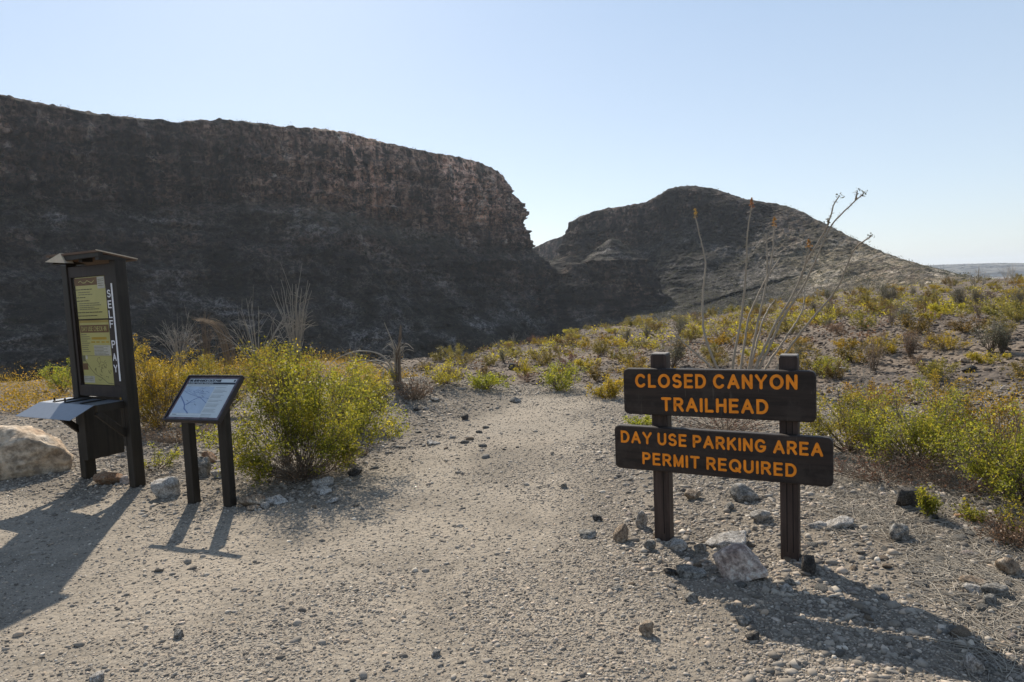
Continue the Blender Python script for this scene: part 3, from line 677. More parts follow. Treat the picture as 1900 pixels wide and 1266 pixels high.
# posters
def rect(mb, u0, u1, z0, z1, y, th=.001, m=0): mb.box(((u0+u1)/2, y, (z0+z1)/2), (u1-u0, th, z1-z0), None, m)
def poster(name, parts, lab=None, texts=(), lines=()):
    """one mesh with ink materials; every layer stands 1.2 mm proud"""
    mb = MB(); mu = lambda u: -.13+(u+.13)*1.09
    for (u0, u1, z0, z1, y, m) in parts: rect(mb, mu(u0), mu(u1), z0, z1, y, .0012, m)
    for (s, u0, u1, z0, z1, y, m) in texts: text(mb, s, mu(u0), mu(u1), z0, z1, np.array([0, y, 0]), X3, Z3, -Y3, w=.13, gap=.2, hgt=.0006, yb=-.0003, m=m)
    for (pts, w, y, m) in lines: stroke(mb, [(mu(a), b) for a, b in pts], w, -.0003, .0006, np.array([0, y, 0]), X3, Z3, -Y3, m)
    o = mb.build(name, [PAPER, PAPER2, INK_B, INK_G, INK_D, INK_Y, STICK, WHITE], case)
    return o
rr = random.Random(3)
yp = .030
parts = [(-.548, -.138, 1.475, 1.842, yp, 0), (-.556, -.144, 1.770, 1.836, yp-.0013, 2), (-.245, -.150, 1.735, 1.838, yp-.0026, 6)]
ls = [(1.735, .22, 4), (1.71, .16, 3), (1.69, .19, 3), (1.665, .12, 4), (1.635, .17, 4), (1.612, .27, 3), (1.594, .29, 3), (1.576, .2, 3), (1.560, .26, 3), (1.532, .33, 4), (1.502, .26, 4)]
for z, wd, m in ls:
    u = -.545+(.03 if m == 3 else 0); e_ = u+wd
    while u < e_:
        w_ = rr.uniform(.015, .05); parts.append((u, min(u+w_, e_), z-.0035, z+.0035, yp-.0013, m)); u += w_+.006
for z in (1.80, 1.815, 1.78, 1.762): parts.append((-.235, -.16, z-.0025, z+.0025, yp-.0039, 3))
poster('notice_poster', parts, lines=[([(-.5+i*.03, 1.80+.012*sin(i*1.9)) for i in range(8)], .007, yp-.0026, 0)])
parts = [(-.551, -.122, .888, 1.462, yp+.003, 1), (-.540, -.134, .890, 1.440, yp-.001, 0), (-.535, -.150, 1.352, 1.420, yp-.0023, 2),
         (-.39, -.19, 1.290, 1.312, yp-.0023, 5), (-.40, -.35, 1.262, 1.275, yp-.0023, 5), (-.33, -.29, 1.262, 1.275, yp-.0023, 5), (-.26, -.22, 1.262, 1.275, yp-.0023, 5), (-.20, -.165, 1.262, 1.275, yp-.0023, 5),
         (-.545, -.475, 1.02, 1.078, yp-.0023, 2), (-.545, -.40, .905, .965, yp-.0015, 6), (-.545, -.505, 1.095, 1.15, yp-.0023, 3), (-.495, -.470, 1.115, 1.15, yp-.0023, 6), (-.37, -.15, 1.15, 1.24, yp-.0016, 6)]
for i in range(9):
    z = 1.335-i*.019; parts.append((-.530, -.530+rr.uniform(.07, .12), z-.003, z+.003, yp-.0023, 3))
for i in range(7):
    z = 1.232-i*.0125; parts.append((-.365, -.365+rr.uniform(.12, .2), z-.002, z+.002, yp-.0030, 3))
for i in range(3): parts.append((-.535, -.42, .925+i*.014, .929+i*.014, yp-.0031, 3))
lns = [([(-.53, 1.14), (-.50, 1.10), (-.43, 1.02), (-.38, .98), (-.30, .95), (-.22, .905), (-.15, .90)], .005, yp-.0023, 3), ([(-.53, 1.145), (-.42, 1.148), (-.15, 1.146)], .003, yp-.0023, 3)]
for i in range(16):
    u, z = rr.uniform(-.38, -.18), rr.uniform(.93, 1.12); p = [(u, z)]
    for j in range(4): u += rr.uniform(-.025, .03); z += rr.uniform(-.03, .025); p.append((min(max(u, -.42), -.15), min(max(z, .9), 1.135)))
    lns.append((p, .0025, yp-.0023, 3))
poster('check_in_poster', parts, texts=[('DAY USE CHECK-IN', -.515, -.18, 1.365, 1.408, yp-.0030, 0)], lines=lns)
mb = MB(); mb.add(np.array([(-.611, .018, .886), (-.121, .018, .886), (-.121, .018, 1.844), (-.611, .018, 1.844)]), [(0, 1, 2, 3)])
t = NT('acrylic'); gl = t.n('BsdfGlossy'); gl.inputs['Roughness'].default_value = .08; tp_ = t.n('BsdfTransparent'); fr = t.n('LayerWeight'); fr.inputs[0].default_value = .12
mx = t.n('MixShader'); t.l(fr.outputs[0], mx.inputs[0]); t.l(tp_.outputs[0], mx.inputs[1]); t.l(gl.outputs[0], mx.inputs[2]); t.l(mx.outputs[0], t.out.inputs[0])
mb.build('acrylic_pane', [t.m], case)
# SELF PAY lettering and stripe on the right stile
for word, zs_ in (('SELF', (1.652, 1.560, 1.475, 1.390)), ('PAY', (1.215, 1.105, 1.005))):
    tx = MB()
    for ch, z in zip(word, zs_): text(tx, ch, -.100, -.050, z, z+.068, np.array([0, .0098, 0]), X3, Z3, -Y3, w=.16, hgt=.0015)
    tx.build('lettering', [WHITE], case)
mb = MB(); mb.box((-.009, -.0018, 1.352), (.018, .003, .84)); mb.build('stripe', [WHITE], case)
# roof: shed roof sloping down to the back
mb = MB(); yf_, zf_, yb_, zb_ = -.15, 2.045, .20, 1.975; th = .016
mb.prism([(yf_, zf_-th), (yb_, zb_-th), (yb_, zb_), (yf_, zf_)], -.665, .065, axes=(1, 2, 0))
roof = mb.build('roof', [KB], ksk)
mb = MB(); mb.prism([(-.64, 1.98), (.07, 1.993), (.07, 2.027), (-.64, 2.027)], yf_+.012, yf_+.05); mb.box((-.26, yf_+.10, 1.995), (.05, .09, .06))
mb.box((-.70+.07, .02, 1.985), (.05, .30, .04)); mb.box((.035, .02, 1.985), (.05, .30, .04))
mb.build('rafter', [KD], roof)
mb = MB(); e0 = -.685; mb.add(np.array([(e0, yf_-.004, 1.988), (e0+.30, yf_-.004, 1.962), (e0+.24, yf_-.004, 2.050), (e0, yf_+.07, 1.988), (e0+.30, yf_+.07, 1.962), (e0+.24, yf_+.07, 2.050)]),
    [(0, 1, 2), (3, 5, 4), (0, 3, 4, 1), (1, 4, 5, 2), (2, 5, 3, 0)]); mb.build('end_wedge', [PALE_LIT], roof)  # wedge coloured pale, as if the sun caught it
mb = MB(); mb.prism([(yf_-.004, zf_-.004), (yb_+.004, zb_-.004), (yb_+.004, zb_+.004), (yf_-.004, zf_+.004)],   .066, .071, axes=(1, 2, 0)); mb.build('drip_edge', [PALE_LIT], roof)  # thin pale strip paints in the bright line of the lit roof edge
# shelf: flat top, sloping lip, arms, braces
zs = .765; mb = MB()
V = np.array([(-.80, 0.0, zs), (.0, 0.0, zs), (-.80, -.25, zs), (.0, -.25, zs), (-.79, -.46, zs-.085), (.02, -.46, zs-.085)])
V2 = np.vstack([V, V-np.array([0, 0, .003])])
mb.add(V2, [(0, 2, 3, 1), (2, 4, 5, 3), (6, 7, 9, 8), (8, 9, 11, 10), (4, 10, 11, 5), (0, 6, 8, 2), (2, 8, 10, 4), (1, 3, 9, 7), (3, 5, 11, 9), (0, 1, 7, 6)])
shelf = mb.build('writing_shelf', [STEEL], ksk)
mb = MB()
for x in (-.62, -.44, -.22): mb.box((x, -.12, zs+.006), (.035, .22, .008), None, 0, .002)
for x in (-.66, -.50): mb.tube([(x, -.2, zs), (x, -.2, zs+.035)], .008, 8)
mb.build('clip_bar', [KD], shelf)
for x in (-.015, -.700):
    mb = MB(); mb.box((x, -.10, zs-.035), (.045, .25, .06), None, 0, .003)
    L = .33; mb.box((x, -.105, zs-.185), (.045, .05, L), np.array([[1, 0, 0], [0, cos(.78), -sin(.78)], [0, sin(.78), cos(.78)]]), 0, .003); mb.box((x, .01, zs-.22), (.045, .03, .36), None, 0, .003)
    mb.build('bracket', [KD], shelf)
mb = MB(); mb.box((-.555, .12, .49), (.10, .34, .56), None, 0, .004); mb.build('deposit_box', [KD], ksk)

# ------------------------------------------------------------------ interpretive panel
PF = m_plain('panel_frame_paint', (.022, .016, .016), .45, .4)
PB = m_plain('panel_border_print', (.10, .065, .075), .4, .4, coat=.3, var=.6, sc=18)
PW = m_plain('panel_print', (.50, .53, .53), .35, .4, coat=.5, var=.03)
PBL = m_plain('panel_map_blue', (.36, .43, .52), .35, .4, coat=.5, var=.08)
PI = m_plain('panel_river_ink', (.13, .18, .32), .4)
PG = m_plain('panel_text_ink', (.28, .30, .30), .4)
PK = m_plain('panel_black_ink', (.015, .02, .03), .4)
BL, BR, TL, TR = np.array([-2.699, 5.188, .695]), np.array([-2.196, 5.0, .70]), np.array([-2.614, 5.453, 1.0]), np.array([-2.102, 5.293, 1.0])
pc = (BL+BR+TL+TR)/4; pang = atan2(*((BR-BL)+(TR-TL))[:2][::-1]); base0 = gz(pc[0], pc[1])
ip = empty('interpretive_panel', (pc[0], pc[1], base0), pang)
tag(ip, 'slanted park map panel in black frame on two short posts beside the big bush', 'information panel')
Wd, Lh, tilt = .530, .425, radians(46)   # slope of the panel
S3 = np.array([0, cos(tilt), sin(tilt)]); N3 = np.array([0, -sin(tilt), cos(tilt)]); PO = np.array([0, 0, pc[2]-base0])
Rp = np.stack([X3, S3, N3], 1)
def pbox(mb, x0, x1, s0, s1, n0, n1, m=0, bev=0): mb.box(PO+X3*(x0+x1)/2+S3*(s0+s1)/2+N3*(n0+n1)/2, (x1-x0, s1-s0, n1-n0), Rp, m, bev)
for x in (-.185, .165):
    mb = MB(); mb.box((x, .02, .24), (.072, .072, 1.10), None, 0, .004)
    o = mb.build('post', [KD], ip)
mb = MB(); w2, l2 = Wd/2, Lh/2; fwid = .014
pbox(mb, -w2, w2, -l2, -l2+fwid, -.035, .006, 0, .002); pbox(mb, -w2, w2, l2-fwid, l2, -.035, .006, 0, .002)
pbox(mb, -w2, -w2+fwid, -l2+fwid, l2-fwid, -.0352, .0058, 0, .002); pbox(mb, w2-fwid, w2, -l2+fwid, l2-fwid, -.0352, .0058, 0, .002)
pbox(mb, -w2+fwid, w2-fwid, -l2+fwid, l2-fwid, -.03, -.008)
mb.build('frame', [PF], ip)
mb = MB(); a, b = w2-fwid, l2-fwid
pbox(mb, -a, a, -b, b, -.008, -.004, 0); i1, j1 = a-.022, b-.020
pbox(mb, -i1, i1, -j1, j1, -.004, -.0028, 1)
pbox(mb, -i1, i1, j1-.052, j1-.034, -.0028, -.0016, 5)
pbox(mb, -i1+.004, .055, -j1+.035, j1-.075, -.0028, -.0018, 2)
pbox(mb, i1-.022, i1-.008, j1-.026, j1-.008, -.0028, -.0016, 5)
PU, PZ = X3, S3
def ptxt(s, u0, u1, z0, z1, m, sh=0): text(mb, s, u0, u1, z0, z1, PO+N3*(-.0016), PU, PZ, N3, w=.17, gap=.22, hgt=.0006, yb=-.0012, m=m, shear=sh)
ptxt('BIG BEND RANCH STATE PARK', -i1+.006, .085, j1-.029, j1-.006, 5)
ptxt('CLOSED CANYON TRAILHEAD', -i1+.006, .02, j1-.0485, j1-.0375, 1)
rr = random.Random(8)
for i in range(2): pbox(mb, -i1+.006, (.17, .0)[i], j1-.060-.0085*i-.002, j1-.060-.0085*i+.0012, -.0028, -.0020, 4)
z = j1-.082
for i in range(24):
    if i not in (1, 5, 9, 12, 16, 20):
        pbox(mb, .066, .066+(.10 if i == 0 else rr.uniform(.09, .125)), z-.0016, z+.0016, -.0028, -.0020, 4)
    z -= .0118
pbox(mb, -i1+.006, .05, -j1+.010, -j1+.0125, -.0028, -.0020, 4); pbox(mb, -i1+.02, -i1+.06, -j1+.020, -j1+.024, -.0028, -.0020, 5)
def pst(pts, w, m): stroke(mb, [(-i1+.004+u*(.055+i1-.004), -j1+.035+v*(2*j1-.11)) for u, v in pts], w, -.0010, .0004, PO+N3*(-.0012), PU, PZ, N3, m)
pst([(0, .62), (.06, .57), (.12, .50), (.22, .40), (.30, .30), (.36, .16), (.44, .10), (.52, .04), (.56, 0)], .010, 3)
pst([(.30, .28), (.42, .40), (.52, .50), (.66, .60), (.80, .52), (.92, .44), (1, .38)], .005, 3)
pst([(0, .84), (.14, .76), (.3, .70), (.44, .66), (.58, .62), (.70, .60), (1, .55)], .003, 3)
pst([(.36, .30), (.46, .40), (.60, .42)], .003, 3)
for k in range(14):
    u, v = rr.uniform(0, .8), rr.uniform(.68, .97); p = [(u, v)]
    for j in range(4): u += rr.uniform(.02, .07); v += rr.uniform(-.05, .05); p.append((min(u, .99), min(max(v, .6), .99)))
    pst(p, .0018, 3)
for u, v in ((.28, .48), (.62, .34), (.72, .66), (.62, .86)): pst([(u, v), (u+.08, v-.05)], .0028, 5)
mb.build('map_print', [PB, PW, PBL, PI, PG, PK], ip)

# ------------------------------------------------------------------ rocks
def ico(sub):
    import bmesh
    bm = bmesh.new(); bmesh.ops.create_icosphere(bm, subdivisions=sub, radius=1); bm.verts.ensure_lookup_table()
    V = np.array([v.co[:] for v in bm.verts]); Fc = np.array([[v.index for v in f.verts] for f in bm.faces]); bm.free(); return V, Fc
ICO = {k: ico(k) for k in (1, 2, 4, 5)}
def rockV(seed, sub=4, planes=13, round_=.1, rough=.05):
    rs = np.random.RandomState(seed); V, Fc = ICO[sub]
    N = rs.normal(size=(planes, 3)); N /= np.linalg.norm(N, axis=1)[:, None]; hgt = rs.uniform(.55, 1.0, planes)
    dt = V @ N.T; r = np.where(dt > .05, hgt/np.maximum(dt, .05), 9).min(1); r = np.minimum(r, 1.25)
    r = r*(1-round_)+round_*.85
    P = V*r[:, None]
    P = P*(1+rough*fbm(P[:, 0]*2.2, P[:, 1]*2.2, P[:, 2]*2.2, 4, seed)[:, None]*1.6+rough*.5*noise(P[:, 0]*9, P[:, 1]*9, P[:, 2]*9, seed+4)[:, None])
    P = (P-(P.max(0)+P.min(0))/2)/((P.max(0)-P.min(0))/2); return P, Fc
def rock(x0, x1, yt, yb, mat, label, seed, flat=None, depth=1.0, rz=0, sub=4, round_=.04, sink=.34, group=None, name='rock', rough=.05, cat='rock'):
    """photo extents -> a rock of real size standing on the ground there"""
    cx = (x0+x1)/2; g = gp(cx, yb-(yb-yt)*.22); dist = np.dot(g-CAMP, fw); w = (x1-x0)/F*dist; h = (yb-yt)/F*dist*1.05
    P, Fc = rockV(seed, sub, round_=round_, rough=rough)
    hz = h*(.62 if flat is None else flat)
    P = P*np.array([w/2, w/2*depth, hz/2*(1+sink)])
    c_, s_ = cos(rz), sin(rz)
    # re-fit width after the turn
    P = np.stack([P[:, 0]*c_-P[:, 1]*s_, P[:, 0]*s_+P[:, 1]*c_, P[:, 2]], 1); P[:, 0] *= w/(P[:, 0].max()-P[:, 0].min())
    P[:, 2] += hz/2*(1-sink)
    o = mesh(name, P, Fc, [mat], None, False); o.location = (g[0], g[1]+w*depth*.15, gz(g[0], g[1]))
    sm = np.ones(len(o.data.polygons), bool); o.data.polygons.foreach_set('use_smooth', sm)
    return tag(o, label, cat, group)
P, Fc = rockV(77, 5, planes=11, round_=.22, rough=.065)
g = gp(20, 868)
P = P*np.array([.66, .40, .30]); P[:, 2] -= .06*np.clip(P[:, 0], 0, 1)
o = mesh('boulder', P, Fc, [R_BOUL], None, True); o.location = (-4.97, 6.55, gz(-4.97, 6.55)+.19); o.rotation_euler = (0, radians(4), radians(-12))
tag(o, 'large pale tan boulder lying at the left edge beside the kiosk', 'boulder')
RK = [
 (1330, 1421, 1018, 1086, R_PINK, 'angular pinkish rock, largest one in front of the trailhead sign', 6, .85, .8),
 (1312, 1392, 988, 1024, R_PALE, 'flat pale slab right behind the pinkish rock under the sign', 12, .6, .7),
 (1357, 1408, 899, 937, R_GREY, 'rounded dark grey rock behind the sign just left of its right post', 7, .8, .9),
 (1138, 1169, 981, 1013, R_TAN, 'upright pointed tan rock left of the sign', 9, .95, .8),
 (1180, 1203, 953, 987, R_PALE, 'pale rock leaning against the left post of the sign', 21, .9, .8),
 (1195, 1217, 1004, 1026, R_GREY, 'small greenish grey rock at the foot of the left sign post', 22, .8, .8),
 (1244, 1276, 1004, 1027, R_PALE, 'small whitish rock just right of the foot of the left sign post', 23, .8, .8),
 (1286, 1312, 1005, 1030, R_GREY, 'small grey rock between the whitish rock and the pale slab', 24, .7, .8),
 (1257, 1312, 1048, 1077, R_GREY, 'low wedge shaped grey rock left of the pinkish rock', 25, .6, .7),
 (1232, 1262, 1054, 1070, R_DARK, 'small dark stone left of the low wedge shaped rock', 26, .7, .8),
 (1074, 1107, 985, 1003, R_GREY, 'flat grey stone on the path left of the pointed tan rock', 27, .6, .8),
 (1187, 1216, 1159, 1187, R_TAN, 'lone rounded stone on the path below the sign', 28, .9, .9),
 (1269, 1304, 911, 932, R_TAN, 'tan stone seen between the two sign posts', 29, .8, .8),
 (1394, 1430, 948, 975, R_PALE, 'pale stone just below the dark rounded rock behind the sign', 30, .8, .8),
 (1344, 1364, 934, 950, R_GREY, 'small grey stone at the left foot of the dark rounded rock', 31, .8, .8),
 (1501, 1538, 969, 984, R_PALE, 'flat whitish stone right of the right sign post', 32, .6, .7),
 (1533, 1587, 958, 986, R_PALE, 'broad pale slab of rock right of the flat whitish stone', 33, .6, .8),
 (1648, 1690, 978, 1008, R_GREY, 'squarish grey stone on the stony verge under the right bushes', 34, .9, .8),
 (1660, 1712, 906, 948, R_DARK, 'dark rock half hidden in the shade under the right bushes', 35, .8, .9),
 (1712, 1762, 952, 962, R_DARK, 'thin dark stone lying below the shaded rock at right', 36, .6, .9),
 (1854, 1899, 1044, 1076, R_TAN, 'brown rounded rock at the right edge of the photo', 37, .9, .9),
 (1784, 1832, 1068, 1092, R_TAN, 'flat sandy stone among pebbles left of the brown rock', 38, .6, .8),
 (1822, 1870, 1086, 1112, R_GREY, 'grey oval stone below the brown rock at the right edge', 39, .7, .8),
 (1790, 1825, 1084, 1104, R_PALE, 'pale pebble like stone left of the grey oval stone', 40, .7, .8),
 (1825, 1856, 1108, 1130, R_GREY, 'bluish grey stone below the grey oval stone', 41, .8, .8),
 (1489, 1518, 1040, 1078, R_DARK, 'dark pointed rock at the foot of the right sign post', 42, .95, .8),
 (1454, 1480, 1071, 1090, R_GREY, 'small grey stone between the pinkish rock and the right post shadow', 43, .7, .8),
 (1450, 1472, 1086, 1106, R_PALE, 'small pale stone at the right foot of the pinkish rock', 44, .7, .8),
 (1797, 1825, 1222, 1260, R_PALE, 'smooth pale stone in the sign shadow near the bottom right corner', 45, .8, 1.1),
 (1826, 1850, 1232, 1256, R_GREY, 'grey stone right of the smooth pale stone in the sign shadow', 46, .7, .9),
 (1366, 1398, 1143, 1162, R_GREY, 'small oval stone lit in the sign shadow', 47, .7, .8),
 (1270, 1296, 1102, 1120, R_GREY, 'rounded stone at the left tip of the sign shadow', 48, .8, .8),
 (1383, 1410, 1176, 1196, R_DARK, 'dark stone in the middle of the sign shadow', 49, .7, .8),
 (280, 331, 891, 931, R_PALE, 'grey white angular rock between the kiosk and the map panel', 51, .85, .8),
 (168, 222, 877, 907, R_ORNG, 'rusty orange rock between the two kiosk posts', 52, .75, .8),
 (221, 242, 884, 902, R_PINK, 'small pinkish rock touching the right kiosk post', 53, .8, .8),
 (441, 490, 919, 946, R_TAN, 'tan rock at the foot of the right panel post', 54, .7, .8),
 (492, 534, 920, 940, R_PALE, 'whitish flat rock right of the tan rock by the panel', 55, .7, .8),
 (483, 500, 933, 946, R_PALE, 'small pale pebble between the two rocks by the panel', 56, .8, .8),
 (456, 482, 938, 949, R_TAN, 'thin flat stone in front of the tan rock by the panel', 57, .6, .8),
 (576, 618, 885, 907, R_PALE, 'upper of two pale flat rocks under the big bush', 58, .7, .8),
 (579, 616, 903, 921, R_PALE, 'lower of two pale flat rocks under the big bush', 59, .6, .8),
 (603, 628, 923, 937, R_PALE, 'flat pale stone in the shadow of the big bush', 60, .6, .8),
 (362, 392, 850, 892, R_GREY, 'grey rock behind the left panel post', 61, .8, .8),
 (392, 422, 868, 892, R_PALE, 'pale rock seen between the two panel posts', 62, .6, .8),
 (372, 402, 838, 864, R_ORNG, 'rusty rock under the bush between the panel posts', 63, .8, .8),
 (636, 662, 838, 868, R_ORNG, 'reddish rock at the right foot of the big bush', 64, .9, .8),
 (655, 684, 830, 852, R_TAN, 'leaning tan slab at the right foot of the big bush', 65, .7, .6),
 (644, 672, 868, 888, R_DARK, 'dark stone below the reddish rock by the big bush', 66, .7, .8),
 (319, 340, 1172, 1188, R_GREY, 'small grey stone alone on the lower left gravel', 67, .8, .8),
 (164, 192, 1251, 1268, R_PALE, 'pale stone cut by the bottom left edge of the photo', 68, .8, .8),
 (792, 818, 815, 828, R_PALE, 'flat pale stone at the left edge of the trail', 69, .6, .8),
 (944, 966, 736, 750, R_GREY, 'small rock where the trail passes over the rise', 70, .7, .8),
 (855, 870, 770, 782, R_DARK, 'dark stone on the gravel berm left of the trail', 71, .8, .8),
 (796, 816, 738, 746, R_GREY, 'small grey stone on top of the gravel berm', 72, .7, .8),
 (768, 786, 756, 764, R_DARK, 'flat dark stone on the gravel berm near the dead stump', 73, .7, .8),
 (943, 966, 676, 690, R_DARK, 'dark rock on the slope behind the trail', 74, .9, .8),
 (1500, 1520, 672, 684, R_PALE, 'pale rock on the slope above the right end of the top board', 75, .6, .8),
 (1556, 1580, 680, 692, R_PALE, 'whitish rock on the hillside right of the sign', 76, .6, .8),
 (1540, 1562, 602, 616, R_TAN, 'tan rock high on the hillside between ocotillo stems', 77, .7, .8),
 (1696, 1720, 706, 722, R_TAN, 'flat tan rock on the right hillside above the bushes', 78, .7, .8),
 (1782, 1802, 664, 676, R_TAN, 'brownish rock on the right hillside', 79, .7, .8),
 (1786, 1812, 678, 694, R_DARK, 'black rock just below the brownish rock on the right hillside', 80, .8, .8),
 (1136, 1147, 655, 663, R_GREY, 'tiny grey rock on the slope above the left end of the sign', 81, .8, .8),
 (1134, 1160, 1090, 1098, R_GREY, 'small flat stone on the path below the pointed tan rock', 82, .7, .8),
 (800, 818, 1210, 1222, R_GREY, 'small stone low in the middle of the path', 83, .8, .8),
 (1100, 1118, 958, 970, R_DARK, 'small dark stone on the path left of the sign', 84, .8, .8),
 (1040, 1052, 898, 908, R_GREY, 'small grey stone in the middle of the trail', 85, .8, .8),
]
for (x0, x1, yt, yb, mat, lab, sd_, fl, dp) in RK:
    rock(x0, x1, yt, yb, mat, lab, sd_*3+1, fl, dp, rz=(sd_*.37) % .7-.35, sub=4, rough=.06)

# gravel as stuff: thousands of small stones in one mesh
def pebbles(name, n, rmin, rmax, amin, amax, smin, slope, cap, mat, seed, dens, label, sub=1, flat=.6, sink=.62):
    rs = np.random.RandomState(seed)
    r = rmin*(rmax/rmin)**rs.rand(n*3)*1.0; a = np.radians(rs.uniform(amin, amax, n*3)); x = r*np.sin(a); y = r*np.cos(a)
    k = rs.rand(n*3) < dens(x, y); x, y, r = x[k][:n], y[k][:n], r[k][:n]; n = len(x)
    size = np.minimum((smin+slope*r)*rs.rand(n)**-.42, cap*(.5+.5*rs.rand(n)))
    z = G(x, y) 
    V0, F0 = ICO[sub]; nv = len(V0)
    J = 1+.28*rs.normal(size=(n, nv, 1)); V = V0[None]*np.clip(J, .55, 1.5)
    sc = np.stack([rs.uniform(.7, 1.25, n), rs.uniform(.6, 1.0, n), rs.uniform(.35, 1.0, n)*flat/.6*.75], 1)*size[:, None]
    V = V*sc[:, None]
    th = rs.uniform(0, 2*pi, n); ti = rs.normal(0, .25, n); c, s_ = np.cos(th)[:, None], np.sin(th)[:, None]
    y2 = V[:, :, 1]*np.cos(ti)[:, None]-V[:, :, 2]*np.sin(ti)[:, None]; z2 = V[:, :, 1]*np.sin(ti)[:, None]+V[:, :, 2]*np.cos(ti)[:, None]; x2 = V[:, :, 0]
    X = x2*c-y2*s_+x[:, None]; Y = x2*s_+y2*c+y[:, None]; Z = z2+(z+sc[:, 2]*(.5-sink)-.0)[:, None]
    VV = np.stack([X, Y, Z], -1).reshape(-1, 3); FF = (F0[None]+(np.arange(n)*nv)[:, None, None]).reshape(-1, 3)
    o = mesh(name, VV, FF, [mat], None, False); tag(o, label, 'gravel', kind='stuff'); return o
def trd(x, y): return polydist(x, y, TRAIL)
def dens_trail(x, y): return np.where(trd(x, y) > -.2, .35+.65*np.clip(fbm(x*1.1, y*1.1, 0, 3, 8)*2.2+.15, 0, 1), 0)
def dens_verge(x, y): return np.clip(.55-trd(x, y)/.7+.5*fbm(x*2, y*2, 0, 2, 3), .04, 1)*(1.0*(.45+.55*np.clip(fbm(x*.9, y*.9, 0, 3, 18)*2+.5, 0, 1)))
pebbles('path_gravel', 110000, 1.9, 12.5, -41, 41, .0017, .00042, .016, PEB, 1, dens_trail, 'fine loose gravel strewn over the pale path', 1, sink=.5)
pebbles('verge_gravel', 100000, 2.0, 13, -42, 42, .0026, .00062, .036, PEB, 2, dens_verge, 'coarse grey pebbles and stone chips covering the verges beside the path', 1, sink=.42)
pebbles('slope_stones', 26000, 11, 60, -12, 42, .004, .0014, .085, HPEB, 3, lambda x, y: .6+0*x, 'dark stone rubble scattered over the hillside behind the sign', 1)

# stones one could count: copies of a few meshes
protos = []
for k in range(10):
    P, Fc = rockV(300+k, 2, planes=10, round_=.08, rough=.06); P = P*np.array([1, .8, .55])
    me = mesh('stone', P, Fc, [[R_GREY, R_PALE, R_TAN, R_GREY, R_GREY, R_PALE, R_GREY, R_TAN, R_PINK, R_PALE][k]], None, True); protos.append(me)
rs = random.Random(11); cnt = 0
zones = [((1150, 1500, 905, 1090), 34, (.020, .05), 'fist sized stone among others round the feet of the trailhead sign', 'stones round the sign posts'),
         ((1500, 1890, 940, 1230), 62, (.018, .045), 'loose stone among many on the rubble verge right of the sign', 'stones on the right verge'),
         ((690, 930, 715, 850), 40, (.025, .055), 'loose stone among others on the gravel berm left of the trail', 'stones on the gravel berm'),
         ((250, 700, 870, 950), 26, (.02, .05), 'loose stone lying along the foot of the big bush', 'stones under the big bush'),
         ((0, 140, 695, 790), 24, (.03, .07), 'loose stone on the stony flat behind the boulder', 'stones behind the boulder')]
for (bx, nn, (s0, s1), lab, grp) in zones:
    for i in range(nn):
        X, Y = rs.uniform(bx[0], bx[1]), rs.uniform(bx[2], bx[3]); g = gp(X, Y); pr = protos[rs.randrange(10)]
        o = pr if (pr.get('label') is None) else pr.copy()
        if o is not pr: COL.objects.link(o)
        s = s0+(s1-s0)*rs.random()**2; o.scale = (s, s*rs.uniform(.8, 1.1), s*rs.uniform(.6, 1.0)); o.location = (g[0], g[1], g[2]+s*.12); o.rotation_euler = (rs.uniform(-.2, .2), rs.uniform(-.2, .2), rs.uniform(0, 6.28))
        cn = {'grey_rock': 'grey', 'pale_rock': 'pale', 'tan_rock': 'tan', 'dark_rock': 'dark', 'pink_rock': 'pinkish'}[o.data.materials[0].name]
        sz = 'tiny' if s < s0+.06*(s1-s0) else 'small' if s < s0+.4*(s1-s0) else 'bigger'
        sd = ('left part of ' if X < bx[0]+(bx[1]-bx[0])/3 else 'middle of ' if X < bx[0]+(bx[1]-bx[0])*2/3 else 'right part of ')+grp.replace('stones on ', '').replace('stones under', 'the ground under').replace('stones behind', 'the flat behind').replace('stones round', 'the ground round')
        dp_ = 'far ' if Y < (bx[2]+bx[3])/2 else 'near '
        tag(o, f'{sz} {cn} loose stone on the {dp_}{sd}', 'stone', f'{sz} {cn} stones, {dp_}{sd}')
for pr in protos:
    if pr.get('label') is None: bpy.data.objects.remove(pr)

